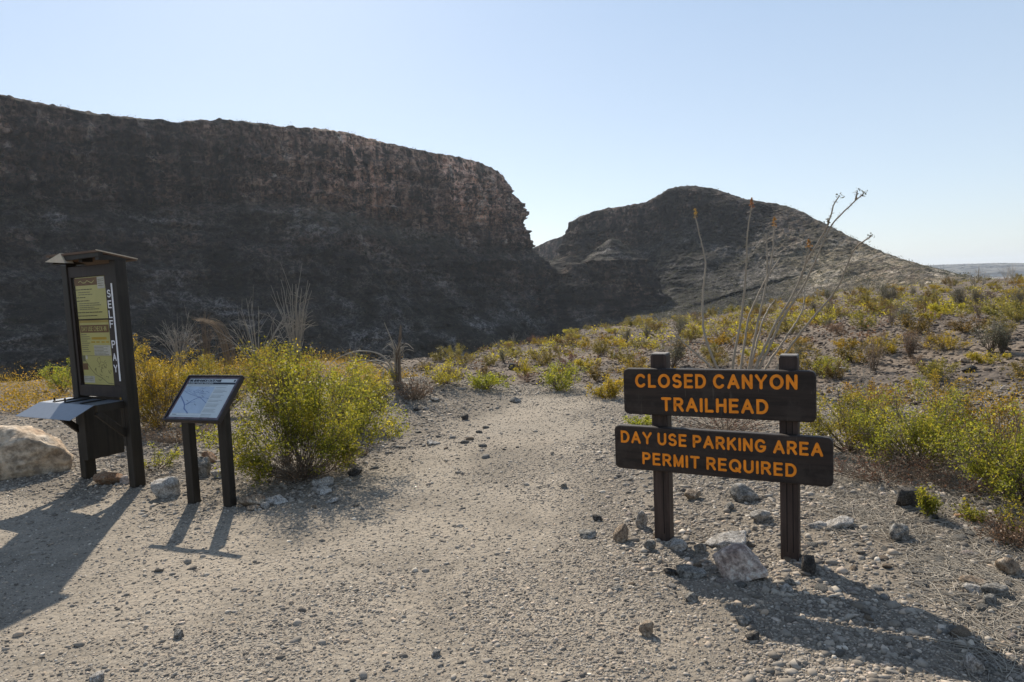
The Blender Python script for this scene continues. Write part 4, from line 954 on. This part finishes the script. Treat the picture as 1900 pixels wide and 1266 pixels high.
# ------------------------------------------------------------------ plants
def leaves(C, n, sig, size, rs, spread=None):
    """n leaf quads round each centre; C (m,3)"""
    m = len(C); c = np.repeat(C, n, 0)+rs.normal(size=(m*n, 3))*sig
    nn = rs.normal(size=(m*n, 3)); nn /= np.linalg.norm(nn, axis=1)[:, None]; a = rs.normal(size=(m*n, 3)); u = np.cross(nn, a); u /= np.linalg.norm(u, axis=1)[:, None]; v = np.cross(nn, u)
    s = size*rs.uniform(.45, 1.6, (m*n, 1))
    V = np.stack([c-u*s, c+v*s*.5, c+u*s, c-v*s*.5], 1).reshape(-1, 3); return V, np.arange(m*n*4).reshape(-1, 4)
def bush_geo(seed, H, Rx, nst=34, sub=6, lc=9, leaf=.007, low=.25, sig=.016, lean=(0, 0), sr=.0045, droop=0.0, tmax=1.15):
    """stems + foliage of a creosote-like bush; many thin stems fanning from the base with leaf clumps on the outer twigs"""
    rs = np.random.RandomState(seed); st = QB(); cen = []
    for i in range(nst):
        az = rs.uniform(0, 2*pi); q = sqrt(rs.rand()); el = q*tmax
        top = np.array([Rx*sin(el)/sin(1.15)*cos(az)+lean[0]*H*rs.rand(), Rx*sin(el)/sin(1.15)*sin(az)+lean[1]*H*rs.rand(), H*(cos(el)**.7)*rs.uniform(.62, 1.0)])
        b = np.array([rs.normal(0, .05*Rx), rs.normal(0, .05*Rx), -.02])
        t = np.linspace(0, 1, 8)[:, None]
        mid = b*.5+top*.5+np.array([0, 0, -.10*H*q])+rs.normal(size=3)*.05*H
        P = (1-t)**2*b+2*t*(1-t)*mid+t*t*top; P[1:-1] += rs.normal(size=(6, 3))*.012*H
        if droop: P[:, 2] -= droop*H*(t[:, 0]**3)*q
        st.tube(P, np.linspace(sr, sr*.35, 8)*rs.uniform(.7, 1.2), 3)
        cen.append(P[5:])
        for j in range(sub):
            f = rs.uniform(low, .97); k = int(f*7); p0 = P[k]*(1-(f*7-k))+P[min(k+1, 7)]*(f*7-k)
            d = (P[min(k+1, 7)]-P[k]); d /= np.linalg.norm(d)+1e-9; d = d+rs.normal(size=3)*.6+np.array([0, 0, .25]); d /= np.linalg.norm(d)
            Lk = H*rs.uniform(.12, .28); tt = np.linspace(0, 1, 5)[:, None]; Q = p0+d*Lk*tt+rs.normal(size=(5, 3))*.012*H*tt
            st.tube(Q, np.linspace(sr*.5, sr*.25, 5), 3); cen.append(Q[2:]); cen.append((Q[2:4]+Q[3:5])/2)
    C = np.vstack(cen); C = C[C[:, 2] > .04*H]
    keep = fbm(C[:, 0]*5/H, C[:, 1]*5/H, C[:, 2]*5/H, 2, seed) > .0; C = C[keep]
    V, Fq = leaves(C, lc, sig, leaf, rs)
    return st, V, Fq
def near_bush(X, Y, wpx, hpx, label, seed, leafm, nst=34, sub=6, lc=8, leaf=.0075, stemm=None, name='creosote_bush', group=None, cat='bush', **kw):
    g = gp(X, Y); dist = (g-CAMP)@fw; H = hpx/F*dist*.86; R = wpx/F*dist/2*.95
    root = empty(name, tuple(g)); tag(root, label, cat, group)
    st, V, Fq = bush_geo(seed, H, R, nst, sub, lc, leaf, **kw)
    st.build('branches', [stemm or STEM], root); mesh('foliage', V, Fq, [leafm], root)
    return root
NB = [
 (532, 862, 150, 285, 'tall leafy creosote plume rising behind the left side of the big bush', 51, LEAF_G, dict(nst=28, sub=8, lc=10, leaf=.010, sig=.028, tmax=.75, low=.5)),
 (566, 884, 320, 252, 'big green creosote bush right beside the map panel', 1, LEAF_G, dict(nst=66, sub=10, lc=14, lean=(.0, .1), leaf=.0105, low=.28, sig=.032, tmax=1.28)),
 (300, 795, 205, 178, 'yellow leaved creosote bush behind the kiosk and the map panel', 2, LEAF_Y, dict(nst=60, sub=9, lc=14, leaf=.0095, sig=.022)),
 (395, 778, 170, 148, 'green yellow bush seen just above the map panel', 3, LEAF_G, dict(nst=54, sub=8, lc=12, leaf=.009, sig=.022)),
 (660, 800, 170, 135, 'low green bush on the right side of the big creosote', 4, LEAF_G, dict(nst=52, sub=8, lc=14, leaf=.0095, sig=.022)),
 (655, 735, 200, 80, 'yellowish bush behind the arching dead branches', 5, LEAF_Y, dict(nst=36, sub=7, lc=8, leaf=.009, sig=.025)),
 (288, 872, 95, 62, 'thin green sprig growing low beside the right kiosk post', 6, LEAF_G, dict(nst=12, sub=5, lc=7, leaf=.0075)),
 (116, 728, 80, 72, 'light green bush just left of the kiosk', 7, LEAF_G, dict(nst=26, sub=6, lc=8, leaf=.010, sig=.025)),
 (22, 700, 66, 24, 'low ochre bush on the skyline at the left edge', 8, LEAF_Y, dict(nst=22, sub=5, lc=8, leaf=.012, sig=.03)),
 (500, 712, 150, 90, 'ochre bush behind the left side of the big creosote', 9, LEAF_Y, dict(nst=34, sub=6, lc=8, leaf=.010, sig=.025)),
 (330, 715, 190, 70, 'ochre bush on the flat behind the map panel', 10, LEAF_Y, dict(nst=36, sub=6, lc=8, leaf=.010, sig=.025)),
 (905, 722, 92, 42, 'bright green low bush beyond the end of the gravel berm', 11, LEAF_G, dict(nst=28, sub=6, lc=8, leaf=.011, sig=.025)),
 (1036, 724, 105, 66, 'yellow green fan shaped bush beyond the top of the trail', 12, LEAF_G, dict(nst=30, sub=6, lc=7, leaf=.011, sig=.025)),
 (1128, 738, 84, 52, 'ochre bush left of the sign where the trail ends', 13, LEAF_Y, dict(nst=28, sub=6, lc=7, leaf=.011, sig=.025)),
 (826, 712, 92, 52, 'thin yellowish bush right of the dead stump', 14, LEAF_Y, dict(nst=24, sub=6, lc=6, leaf=.010, sig=.025)),
 (1190, 790, 70, 22, 'small green tuft beneath the left end of the top board', 15, LEAF_G, dict(nst=16, sub=4, lc=6, leaf=.009)),
 (1230, 728, 90, 60, 'ochre bush just above the left post of the sign', 16, LEAF_Y, dict(nst=24, sub=6, lc=6, leaf=.010, sig=.025)),
 (1575, 838, 200, 140, 'green yellow creosote bush right of the sign with bare lower stems', 17, LEAF_G, dict(nst=50, sub=8, lc=8, leaf=.0085, low=.3, sig=.026)),
 (1705, 868, 270, 180, 'wide loose creosote bush in the middle of the right verge', 18, LEAF_G, dict(nst=60, sub=8, lc=9, leaf=.0085, low=.3, sig=.028)),
 (1825, 850, 250, 165, 'yellow green creosote bush behind the loose one at right', 19, LEAF_Y, dict(nst=54, sub=8, lc=8, leaf=.009, low=.3, sig=.028)),
 (1900, 940, 240, 215, 'dense green creosote bush cut by the right edge of the photo', 20, LEAF_G, dict(nst=60, sub=8, lc=10, leaf=.0085, low=.25, sig=.028)),
 (1895, 1000, 110, 84, 'low green sprigs under the bush at the right edge', 21, LEAF_G, dict(nst=18, sub=5, lc=6, leaf=.0075)),
 (1722, 962, 50, 66, 'small bright sprig in front of the shaded rock at right', 22, LEAF_G, dict(nst=10, sub=5, lc=8, leaf=.0075, tmax=.7)),
 (1806, 965, 66, 42, 'small green sprig right of the one by the shaded rock', 23, LEAF_G, dict(nst=10, sub=5, lc=6, leaf=.0075)),
 (1538, 702, 76, 52, 'bright green bush just right of the top board corner', 24, LEAF_G, dict(nst=24, sub=6, lc=7, leaf=.010, sig=.022)),
 (1605, 765, 170, 75, 'yellow green bush behind the right end of the sign', 25, LEAF_Y, dict(nst=26, sub=6, lc=7, leaf=.009, sig=.022)),
 (1745, 755, 200, 80, 'ochre bush on the bank above the right bushes', 26, LEAF_Y, dict(nst=28, sub=6, lc=6, leaf=.010, sig=.022)),
 (1640, 655, 76, 44, 'amber coloured low bush on the hillside right of the sign', 27, LEAF_Y, dict(nst=26, sub=6, lc=8, leaf=.012, sig=.025)),
 (1740, 706, 60, 50, 'olive bush above the flat tan rock on the hillside', 28, LEAF_O, dict(nst=24, sub=6, lc=8, leaf=.012, sig=.025)),
 (1860, 656, 62, 62, 'grey green many stemmed shrub high on the right hillside', 29, LEAF_S, dict(nst=60, sub=4, lc=2, leaf=.010, sig=.03, tmax=.6)),
 (1760, 650, 110, 42, 'amber low bush left of the many stemmed shrub', 30, LEAF_Y, dict(nst=26, sub=6, lc=8, leaf=.012, sig=.03)),
 (1690, 665, 50, 66, 'brown twiggy shrub among amber bushes on the hillside', 31, LEAF_B, dict(nst=40, sub=5, lc=2, leaf=.010, tmax=.7)),
]
for (X, Y, w, h, lab, sd_, lm, kw) in NB: near_bush(X, Y, w, h, lab, sd_*13, lm, **kw)
# dry twig tangle below the top board
near_bush(1345, 800, 230, 62, 'tangle of dry brown twigs seen in the gap between the two boards', 401, LEAF_B, nst=70, sub=5, lc=1, leaf=.008, stemm=STEM_D, name='dry_bush')
near_bush(1600, 745, 60, 90, 'bare pale twigs of a dead shrub behind the bushes right of the sign', 402, LEAF_B, nst=22, sub=3, lc=0, leaf=.008, stemm=STEM_P, name='dead_shrub', tmax=.7)
near_bush(770, 742, 110, 55, 'dry tan twigs round the foot of the dead stump', 403, LEAF_B, nst=60, sub=5, lc=1, leaf=.009, stemm=STEM_D, name='dry_bush')

for X, Y, w, h, lab, sd_ in ((1640, 890, 280, 70, 'low tangle of dead twigs under the loose creosote bush at right', 405), (1790, 905, 260, 85, 'brown dry twig tangle between the two right hand creosote bushes', 406), (1880, 1010, 150, 60, 'dry twigs at the right edge below the dense creosote', 407), (560, 890, 240, 70, 'dry twigs round the foot of the big creosote bush', 408), (330, 820, 200, 60, 'dry brown twigs under the yellow bush behind the map panel', 409)):
    near_bush(X, Y, w, h, lab, sd_, LEAF_B, nst=80, sub=6, lc=1, leaf=.007, stemm=STEM_D, name='dry_bush', sr=.003)

# scattered scrub on the hillside: copies of a few bushes
def scrub_proto(seed, H, R, leafm, nst, sub, lc, leaf, sig, tmax=1.15, stem=STEM):
    st, V, Fq = bush_geo(seed, H, R, nst, sub, lc, leaf, sig=sig, tmax=tmax, sr=.007)
    q = QB(); sv_, sf, _ = st.data(); q.add(sv_, sf, 0)
    if len(V): q.add(V, Fq, 1)
    o = q.build('scrub_bush', [stem, leafm]); return o
PR = [scrub_proto(901, .62, .55, LEAF_Y, 18, 5, 7, .020, .04), scrub_proto(902, .7, .5, LEAF_O, 18, 5, 7, .020, .04), scrub_proto(903, .45, .5, LEAF_Y, 16, 5, 8, .020, .035),
      scrub_proto(904, .5, .45, LEAF_B, 22, 5, 3, .016, .04, stem=STEM_D), scrub_proto(905, .85, .45, LEAF_S, 34, 4, 3, .016, .05, .65), scrub_proto(906, .6, .6, LEAF_O, 18, 5, 8, .022, .045),
      scrub_proto(907, .35, .4, LEAF_O, 16, 4, 7, .018, .03), scrub_proto(908, .7, .4, LEAF_B, 30, 4, 1, .014, .04, .6, STEM_D)]
KIND = [('low ochre bush', 'yellow ochre bushes'), ('olive green bush', 'olive bushes'), ('low ochre bush', 'yellow ochre bushes'), ('rusty brown dry bush', 'brown dry bushes'), ('grey green upright shrub', 'upright shrubs'), ('olive green bush', 'olive bushes'), ('olive green bush', 'olive bushes'), ('rusty brown dry bush', 'brown dry bushes')]
rs = random.Random(5); placed = 0; first = [True]*8
pts = []
tries = 0
while len(pts) < 230 and tries < 20000:
    tries += 1
    X = rs.uniform(790, 1900)**1.0; Y = rs.uniform(505, 735)
    g = gp(X, Y); d = np.hypot(g[0], g[1])
    if d < 13.2 or d > 130: continue
    if 1200 < X < 1480 and Y > 690: continue
    if rs.random() < (.55 if d < 25 else .3 if d < 40 else 0) : continue
    if any((g[0]-p[0])**2+(g[1]-p[1])**2 < (.024*d+.55)**2 for p in pts): continue
    pts.append((g[0], g[1], g[2], d, X))
for (x, y, z, d, X) in pts:
    k = rs.choices(range(8), [5, 6, 4, 3, 4, 6, 4, 2])[0]; pr = PR[k]
    if first[k]: o = pr; first[k] = False
    else: o = pr.copy(); COL.objects.link(o)
    s = rs.uniform(.42, .95)*(1+min(d, 90)*.003); o.scale = (s*rs.uniform(.9, 1.25), s, s*rs.uniform(.8, 1.1)); o.location = (x, y, z); o.rotation_euler = (0, 0, rs.uniform(0, 6.28))
    sz = 'small' if s < .65 else 'medium' if s < .85 else 'large'
    zone = ('behind the trail' if X < 1010 else 'left of the sign' if X < 1190 else 'above the sign boards' if X < 1500 else 'right of the ocotillo' if X < 1700 else 'towards the right edge')
    zone = (('on the near slope ' if d < 24 else 'on the hillside ' if d < 45 else 'along the hill crest ')+zone)
    tag(o, f'{sz} {KIND[k][0]} {zone}', 'bush', f'{sz} {KIND[k][1]} {zone}')
for k in range(8):
    if first[k]: bpy.data.objects.remove(PR[k])
# the rest of the scrub, past counting
def scrub_stuff(name, P, size, mat, label, nl=26, seed=0, asp=.7, tuft=False):
    rs = np.random.RandomState(seed); n = len(P); s = size*rs.uniform(.5, 1.3, n)
    lw = .11 if nl < 60 else .032; c = np.repeat(P, nl, 0); sc = np.repeat(s, nl)[:, None]
    off = rs.normal(size=(n*nl, 3))*np.array([.42, .42, .30])*sc; off[:, 2] = abs(off[:, 2])*asp*1.6+.05*sc[:, 0]; c = c+off
    nn = rs.normal(size=(n*nl, 3)); nn /= np.linalg.norm(nn, axis=1)[:, None]; a = rs.normal(size=(n*nl, 3)); u = np.cross(nn, a); u /= np.linalg.norm(u, axis=1)[:, None]; v = np.cross(nn, u)
    w = sc*lw*rs.uniform(.6, 1.4, (n*nl, 1))
    V = np.stack([c-u*w, c+v*w*.6, c+u*w, c-v*w*.6], 1).reshape(-1, 3)
    o = mesh(name, V, np.arange(n*nl*4).reshape(-1, 4), [mat]); tag(o, label, 'scrub', kind='stuff'); return o
rsn = np.random.RandomState(12)
def hillpts(n, a0, a1, d0, d1):
    a = np.radians(rsn.uniform(a0, a1, n)); d = d0*(d1/d0)**rsn.rand(n); x, y = d*np.sin(a), d*np.cos(a); return np.stack([x, y, G(x, y, False)], 1)
scrub_stuff('scrub_cover', hillpts(1100, -4, 42, 24, 140), .36, LEAF_O, 'small olive scrub filling in between the bushes of the near hillside', 30, 1)
scrub_stuff('dry_scrub_cover', hillpts(520, -4, 42, 18, 140), .30, LEAF_B, 'small dry brown scrub filling in between the bushes of the near hillside', 26, 2)
scrub_stuff('yellow_scrub_cover', hillpts(230, -38, -8, 12.5, 19), .42, LEAF_Y, 'mass of low ochre scrub on the flat behind the map panel and big bush', 240, 3)
def mpts(Mv, n, seed, tmin=.02, tmax=1.0, flatw=True):
    V, cl = Mv; rs = np.random.RandomState(seed); ns, nt2, _ = V.shape
    i = rs.randint(0, ns, n*4); j = (rs.uniform(tmin, tmax, n*4)*(nt2-1)).astype(int)
    keep = rs.rand(n*4) > cl[i, j]*.93; return V[i[keep], j[keep]][:n]
SCR_M = m_leaf('mountain_scrub', [(0, (.02, .022, .010)), (.5, (.06, .058, .026)), (1, (.15, .135, .055))], .4)
scrub_stuff('mesa_scrub', mpts(Lm, 9000, 1), 1.9, SCR_M, 'dark desert scrub dotted over the ledges and slopes of the left mesa', 9, 4)
scrub_stuff('butte_scrub', mpts(Pm, 260, 3, .0, .5), 1.3, SCR_M, 'dark scrub on the pyramid topped butte', 12, 6)
scrub_stuff('hill_scrub', mpts(Rm, 9000, 2), 2.0, SCR_M, 'dark desert scrub dotted over the domed hill and its sunny flank', 9, 5)

# ------------------------------------------------------------------ ocotillo and other wands
def wand_world(pts, D, dd=0.0): 
    n = len(pts); return np.array([at(x, y, D+dd*i/(n-1)) for i, (x, y) in enumerate(pts)])
def resample(P, n):
    s = np.concatenate([[0], np.cumsum(np.linalg.norm(np.diff(P, axis=0), axis=1))]); t = np.linspace(0, s[-1], n)
    Q = np.stack([np.interp(t, s, P[:, k]) for k in range(3)], 1)
    for _ in range(max(1, n//12)): Q[1:-1] = (Q[:-2]+2*Q[1:-1]+Q[2:])/4
    return Q, s[-1]
OC_D = 11.2
oc_base = at(1388, 716, OC_D); oc_base[2] = gz(oc_base[0], oc_base[1])
oco = empty('ocotillo', tuple(oc_base)); tag(oco, 'tall ocotillo with long bare thorny stems and orange flower tips behind the sign', 'ocotillo')
T_THORN = m_stem('thorny_stem', (.15, .12, .088), (.42, .35, .27))
STM = [([(1352, 716), (1329, 681), (1313, 640), (1305, 613), (1303, 561), (1310, 487), (1299, 439), (1290, 402)], .7, True, 0),
 ([(1366, 716), (1358, 681), (1377, 583), (1384, 506), (1387, 425), (1395, 384)], -.3, True, 0),
 ([(1374, 716), (1375, 681), (1388, 590), (1417, 524), (1447, 479)], .4, False, 0),
 ([(1384, 716), (1390, 681), (1406, 598), (1423, 524), (1424, 469), (1421, 434)], .2, False, 0),
 ([(1425, 513), (1434, 469), (1437, 419)], .2, True, .5),
 ([(1396, 716), (1403, 681), (1436, 605), (1473, 546), (1495, 487), (1520, 447), (1537, 417), (1548, 373), (1558, 363)], -.5, False, 0),
 ([(1401, 716), (1410, 681), (1450, 594), (1491, 532), (1513, 484), (1539, 421), (1554, 403), (1576, 384), (1590, 369), (1603, 359)], -.7, False, 0),
 ([(1485, 520), (1494, 490), (1501, 460)], -.4, True, .5),
 ([(1410, 716), (1421, 681), (1458, 627), (1487, 583), (1493, 561), (1492, 535)], .5, False, 0),
 ([(1425, 716), (1454, 660), (1495, 605), (1546, 546), (1563, 517), (1583, 462), (1595, 452), (1616, 439)], -.9, False, 0),
 ([(1387, 716), (1395, 672), (1414, 598), (1426, 572), (1437, 557)], .9, False, 0),
 ([(1345, 716), (1318, 680), (1290, 655), (1252, 620)], .3, False, 0),
 ([(1588, 372), (1590, 356)], -.68, False, .9), ([(1537, 417), (1536, 408)], -.5, False, .9)]
rs_ = np.random.RandomState(3); fl = QB()
for pts, dd, flower, part in STM:
    W_ = wand_world(pts, OC_D+dd*part, dd*(1-part)); Q, L = resample(W_, max(8, int(len(pts)*6)))
    Q = Q-oc_base; q = QB(); n = len(Q); r0_ = .025 if part == 0 else .017
    Q[1:-1] += rs_.normal(size=(n-2, 3))*.003
    q.tube(Q, np.linspace(r0_, .0095, n), 5)
    m = int(L/.022); ii = rs_.uniform(.12*(n-1), n-1.01, m); k = ii.astype(int); f = (ii-k)[:, None]; c = Q[k]*(1-f)+Q[k+1]*f
    d = rs_.normal(size=(m, 3)); T = Q[k+1]-Q[k]; T /= np.linalg.norm(T, axis=1)[:, None]; d -= (d*T).sum(1)[:, None]*T; d /= np.linalg.norm(d, axis=1)[:, None]
    d = d+T*.15; wv = np.cross(d, T)*.0032; ln = rs_.uniform(.028, .050, (m, 1))
    V = np.stack([c-wv-T*.002, c+wv-T*.002, c+d*ln+wv*.2, c+d*ln-wv*.2], 1).reshape(-1, 3); q.add(V, np.arange(4*m).reshape(-1, 4), 0)
    V = np.stack([c-T*.004, c+T*.004, c+d*ln+T*.001, c+d*ln-T*.001], 1).reshape(-1, 3); q.add(V, np.arange(4*m).reshape(-1, 4), 0)
    so = q.build('stem', [T_THORN], oco)
    if flower or part == .9 or pts[-1][0] in (1558, 1603, 1616):
        c = Q[-1]+np.array([0, 0, 1.])*rs_.uniform(0, .14 if flower else .06, (46, 1)) if flower else Q[-1]+rs_.normal(size=(16, 3))*.02
        hgt_ = (c[:, 2]-Q[-1][2]); c = c+rs_.normal(size=c.shape)*(.022*(1-np.clip(hgt_/.16, 0, .9))[:, None])
        V, Fq = leaves(c, 2, .004, .014, rs_); mesh('flower', V, Fq, [FLOWER if flower else LEAF_S], so)
def wands(X, Y, n, hpx, spreadpx, label, seed, mat=STEM_P, name='ocotillo', r=.006, droop=.35, ang=(-.9, .9), thorn=True, cat='ocotillo', lmin=.6, seg=9, twigs=2):
    g = gp(X, Y); dist = (g-CAMP)@fw; H = hpx/F*dist; S = spreadpx/F*dist/2; rs = np.random.RandomState(seed); q = QB()
    for i in range(n):
        a = rs.uniform(0, 2*pi); k = rs.uniform(0, 1)**.7; L = H*rs.uniform(lmin, 1.05)
        dx, dy = S*k*cos(a), S*k*sin(a); t = np.linspace(0, 1, seg)
        P = np.stack([dx*t**1.15+rs.normal()*.02, dy*t**1.15+rs.normal()*.02, L*(t-droop*k*t**2.6)], 1); P[1:] += np.cumsum(rs.normal(size=(seg-1, 3))*.006*H, 0)
        q.tube(P, np.linspace(r, r*.45, seg), 3)
        for j in range(twigs):
            kk = rs.randint(seg//2, seg-1); d = P[kk]-P[kk-1]; d /= np.linalg.norm(d); d = d+rs.normal(size=3)*.55; tt = np.linspace(0, 1, 4)[:, None]
            Q = P[kk]+d*H*rs.uniform(.08, .22)*tt; Q[:, 2] -= .04*H*tt[:, 0]**2; q.tube(Q, np.linspace(r*.55, r*.3, 4), 3)
    o = q.build(name, [mat]); o.location = tuple(g); return tag(o, label, cat)
wands(268, 690, 26, 150, 90, 'pale arching dry stems just right of the kiosk', 1, STEM_P, 'dry_shrub', .0075, .5, cat='shrub')
wands(335, 688, 44, 112, 120, 'twiggy grey brown shrub behind the map panel', 2, STEM_P, 'dry_shrub', .0075, .4, cat='shrub', twigs=4)
wands(385, 690, 30, 120, 110, 'bushy bare stemmed shrub left of the leaning dead stalk bundle', 7, STEM_D, 'dry_shrub', .007, .4, cat='shrub', twigs=3)
wands(478, 690, 26, 140, 170, 'wide bare ocotillo left of the tallest one on the skyline', 3, STEM_P, 'ocotillo', .010, .25)
wands(552, 690, 30, 172, 84, 'tallest bare ocotillo standing above the big creosote bush', 4, STEM_P, 'ocotillo', .011, .10)
wands(655, 676, 16, 40, 60, 'small bare twigs on the skyline right of the big creosote', 5, STEM_P, 'dry_shrub', .006, .2, cat='shrub')
wands(4, 690, 8, 50, 50, 'few pale bare twigs rising at the left edge', 6, STEM_P, 'dry_shrub', .006, .2, cat='shrub')
rs = random.Random(17)
for i in range(34):
    X = rs.choice([rs.uniform(820, 1250), rs.uniform(1480, 1895), rs.uniform(1480, 1895)]); 
    Y = (hor(X) + np.interp(X, [780, 950, 1100, 1300, 1450, 1600, 1900], [120, 100, 82, 68, 45, 30, 20]))+rs.uniform(0, 14)
    wands(X, Y, rs.randint(10, 18), rs.uniform(18, 40)*(.7 if X < 1300 else 1), rs.uniform(18, 34), ['thin bare ocotillo on the crest of the slope behind the trail', 'thin bare ocotillo on the hill crest right of the tall ocotillo', 'thin bare ocotillo on the hill crest at the far right'][0 if X < 1300 else 1 if X < 1700 else 2], 100+i, STEM_P, 'ocotillo', .011, .1, twigs=1)['group'] = ['bare ocotillos behind the trail', 'bare ocotillos right of the tall one', 'bare ocotillos at the far right'][0 if X < 1300 else 1 if X < 1700 else 2]
# leaning bundle of dead stalks
STEM_W = m_stem('weathered_stalk', (.14, .095, .06), (.36, .26, .165))
q = QB(); rs_ = np.random.RandomState(9); g = gp(424, 690); D = (g-CAMP)@fw
for i in range(40):
    o_ = rs_.normal(0, 7, 2); pth = [(425+o_[0]*.8, 692), (424+o_[0], 660), (417+o_[0], 628), (404+o_[0]*1.1, 604), (388+o_[0]*1.4, 592+abs(o_[1])*.6), (368+o_[0]*1.5, 590+abs(o_[1]))]
    n_ = rs_.randint(4, 7); Q, L = resample(wand_world(pth[:n_], D+rs_.normal()*.08), 12); q.tube(Q-g, np.linspace(.006, .003, 12), 3)
o = q.build('dead_stalk_bundle', [STEM_W]); o.location = tuple(g); tag(o, 'brown bundle of dead stalks leaning left behind the map panel', 'dead plant')
# dead stump with spiky leaves and arching stems beside the trail
g = gp(738, 722); D = (g-CAMP)@fw
stp = empty('dead_stump', tuple(g)); tag(stp, 'dead upright stump with curled dry leaves where the trail berm begins', 'dead plant')
q = QB(); 
for i in range(26):
    o_ = rs_.normal(0, 4, 2); pth = [(738+o_[0]*.9, 722), (737+o_[0]*.7, 690), (739+o_[0]*.5, 650), (741+o_[1]*.35, 622+abs(o_[1])*2.0), (744+o_[1]*.2, 602+abs(o_[0])*5)]
    Q, L = resample(wand_world(pth, D+rs_.normal()*.04), 10); q.tube(Q-g, np.linspace(.012, .004, 10), 4)
q.build('trunk', [STEM_D], stp)
q = QB()
for i in range(46):
    a = rs_.uniform(-1, 1); y0_ = rs_.uniform(650, 700); L_ = rs_.uniform(18, 42); pth = [(738, y0_), (738+a*L_*.5, y0_-L_*.6), (738+a*L_, y0_-L_*.5+rs_.uniform(-12, 14))]
    Q, L = resample(wand_world(pth, D+rs_.normal()*.05, rs_.normal()*.25), 7); q.tube(Q-g, np.linspace(.006, .0025, 7), 3)
for i in range(14):
    Q, L = resample(wand_world([(738, 710), (738+rs_.uniform(-50, 60), 715+rs_.uniform(-14, 10)), (738+rs_.uniform(-90, 110), 722+rs_.uniform(-22, 6))], D+rs_.normal()*.1), 7); q.tube(Q-g, np.linspace(.007, .003, 7), 3)
q.build('dry_leaves', [STEM_P], stp)
q = QB()
for pth in ([(733, 705), (727, 680), (712, 660), (690, 652), (662, 651), (640, 658), (622, 667), (612, 676)], [(732, 708), (724, 690), (705, 675), (680, 668), (650, 670), (632, 676), (618, 684)], [(731, 700), (720, 676), (700, 668), (676, 672), (655, 684), (640, 690)],
            [(735, 690), (730, 640), (720, 615), (713, 599)], [(712, 690), (708, 720), (706, 745), (712, 765)]):
    Q, L = resample(wand_world(pth, D-.02, -.25), 20); q.tube(Q-g, np.linspace(.014, .006, 20), 5)
q.build('arching_stem', [STEM_P], stp)
# fallen dry twigs as litter
def litter(name, boxes, label, seed, r=(.0012, .0035), mat=STEM_P):
    rs = np.random.RandomState(seed); q = QB()
    for (x0, x1, y0, y1, n, l0, l1) in boxes:
        A = [gp(*p) for p in ((x0, y0), (x1, y0), (x0, y1), (x1, y1))]
        for i in range(n):
            u, v = rs.rand(2); c = (A[0]*(1-u)+A[1]*u)*(1-v)+(A[2]*(1-u)+A[3]*u)*v; a = rs.uniform(0, 2*pi); L = rs.uniform(l0, l1)
            t = np.linspace(-.5, .5, 6); cv = rs.normal()*.35
            P = np.stack([c[0]+L*(t*cos(a)-cv*t*t*sin(a)), c[1]+L*(t*sin(a)+cv*t*t*cos(a)), 0*t], 1); P[:, 2] = G(P[:, 0], P[:, 1])+.004+rs.uniform(0, .02)*(t+.5)
            rr_ = rs.uniform(*r); q.tube(P, np.linspace(rr_, rr_*.5, 6), 3)
    o = q.build(name, [mat]); tag(o, label, 'twigs', kind='stuff')
scrub_stuff('yellow_hill_scrub', hillpts(650, -2, 42, 26, 140), .36, LEAF_Y, 'small ochre scrub dotted between the bushes of the near hillside', 30, 7)
litter('twig_litter', [(1540, 1900, 880, 1000, 1000, .06, .40), (1680, 1900, 1000, 1120, 560, .05, .34), (1760, 1900, 1120, 1250, 220, .05, .26), (1500, 1660, 850, 960, 300, .05, .30), (1240, 1560, 880, 1000, 70, .04, .16)], 'fallen dry twigs and straw lying under the bushes on the right verge', 1)
litter('bush_litter', [(440, 700, 830, 910, 520, .05, .26), (250, 440, 840, 900, 200, .05, .18), (600, 800, 700, 800, 110, .06, .3), (480, 1150, 930, 1240, 26, .03, .08)], 'fallen dry twigs lying round the foot of the big bush', 2)
# half buried driftwood sticks at right
for i, (pth, rad, lab) in enumerate((([(1797, 914), (1815, 900), (1834, 882)], .022, 'thick broken branch leaning under the bushes at right'), ([(1770, 962), (1786, 978), (1800, 990)], .02, 'short rusty wood chunk on the verge below the green sprigs'), ([(1776, 1002), (1784, 1030), (1797, 1050)], .008, 'forked pale root lying among the pebbles at right'))):
    g0 = gp(*pth[0]); D = (g0-CAMP)@fw; Q, L = resample(wand_world(pth, D, -.02), 9); Q = Q-g0; Q[:, 2] = np.maximum(Q[:, 2], .01)
    q = QB(); q.tube(Q, rad*np.array([.7, 1, .95, 1, .9, .95, .85, .8, .5]), 7); o = q.build('driftwood', [STEM_P if i != 1 else m_stem('rusty_wood', (.2, .10, .05), (.42, .25, .13))]); o.location = tuple(g0); tag(o, lab, 'branch')

# ------------------------------------------------------------------ haze
mb = MB(); hx, y0_, y1_, z0_, z1_ = 9000, -30, 11500, -75, 175
mb.box((0, (y0_+y1_)/2, (z0_+z1_)/2), (2*hx, y1_-y0_, z1_-z0_))
hz = mb.build('haze', []); hm = bpy.data.materials.new('haze'); hm.use_nodes = True; t_ = hm.node_tree; t_.nodes.clear()
ou = t_.nodes.new('ShaderNodeOutputMaterial'); pv = t_.nodes.new('ShaderNodeVolumePrincipled'); pv.inputs['Color'].default_value = (.80, .88, 1.0, 1); pv.inputs['Density'].default_value = .00008; pv.inputs['Anisotropy'].default_value = .3
t_.links.new(pv.outputs[0], ou.inputs['Volume']); hz.data.materials.append(hm); tag(hz, 'thin pale haze in the air towards the horizon', 'haze', kind='stuff')
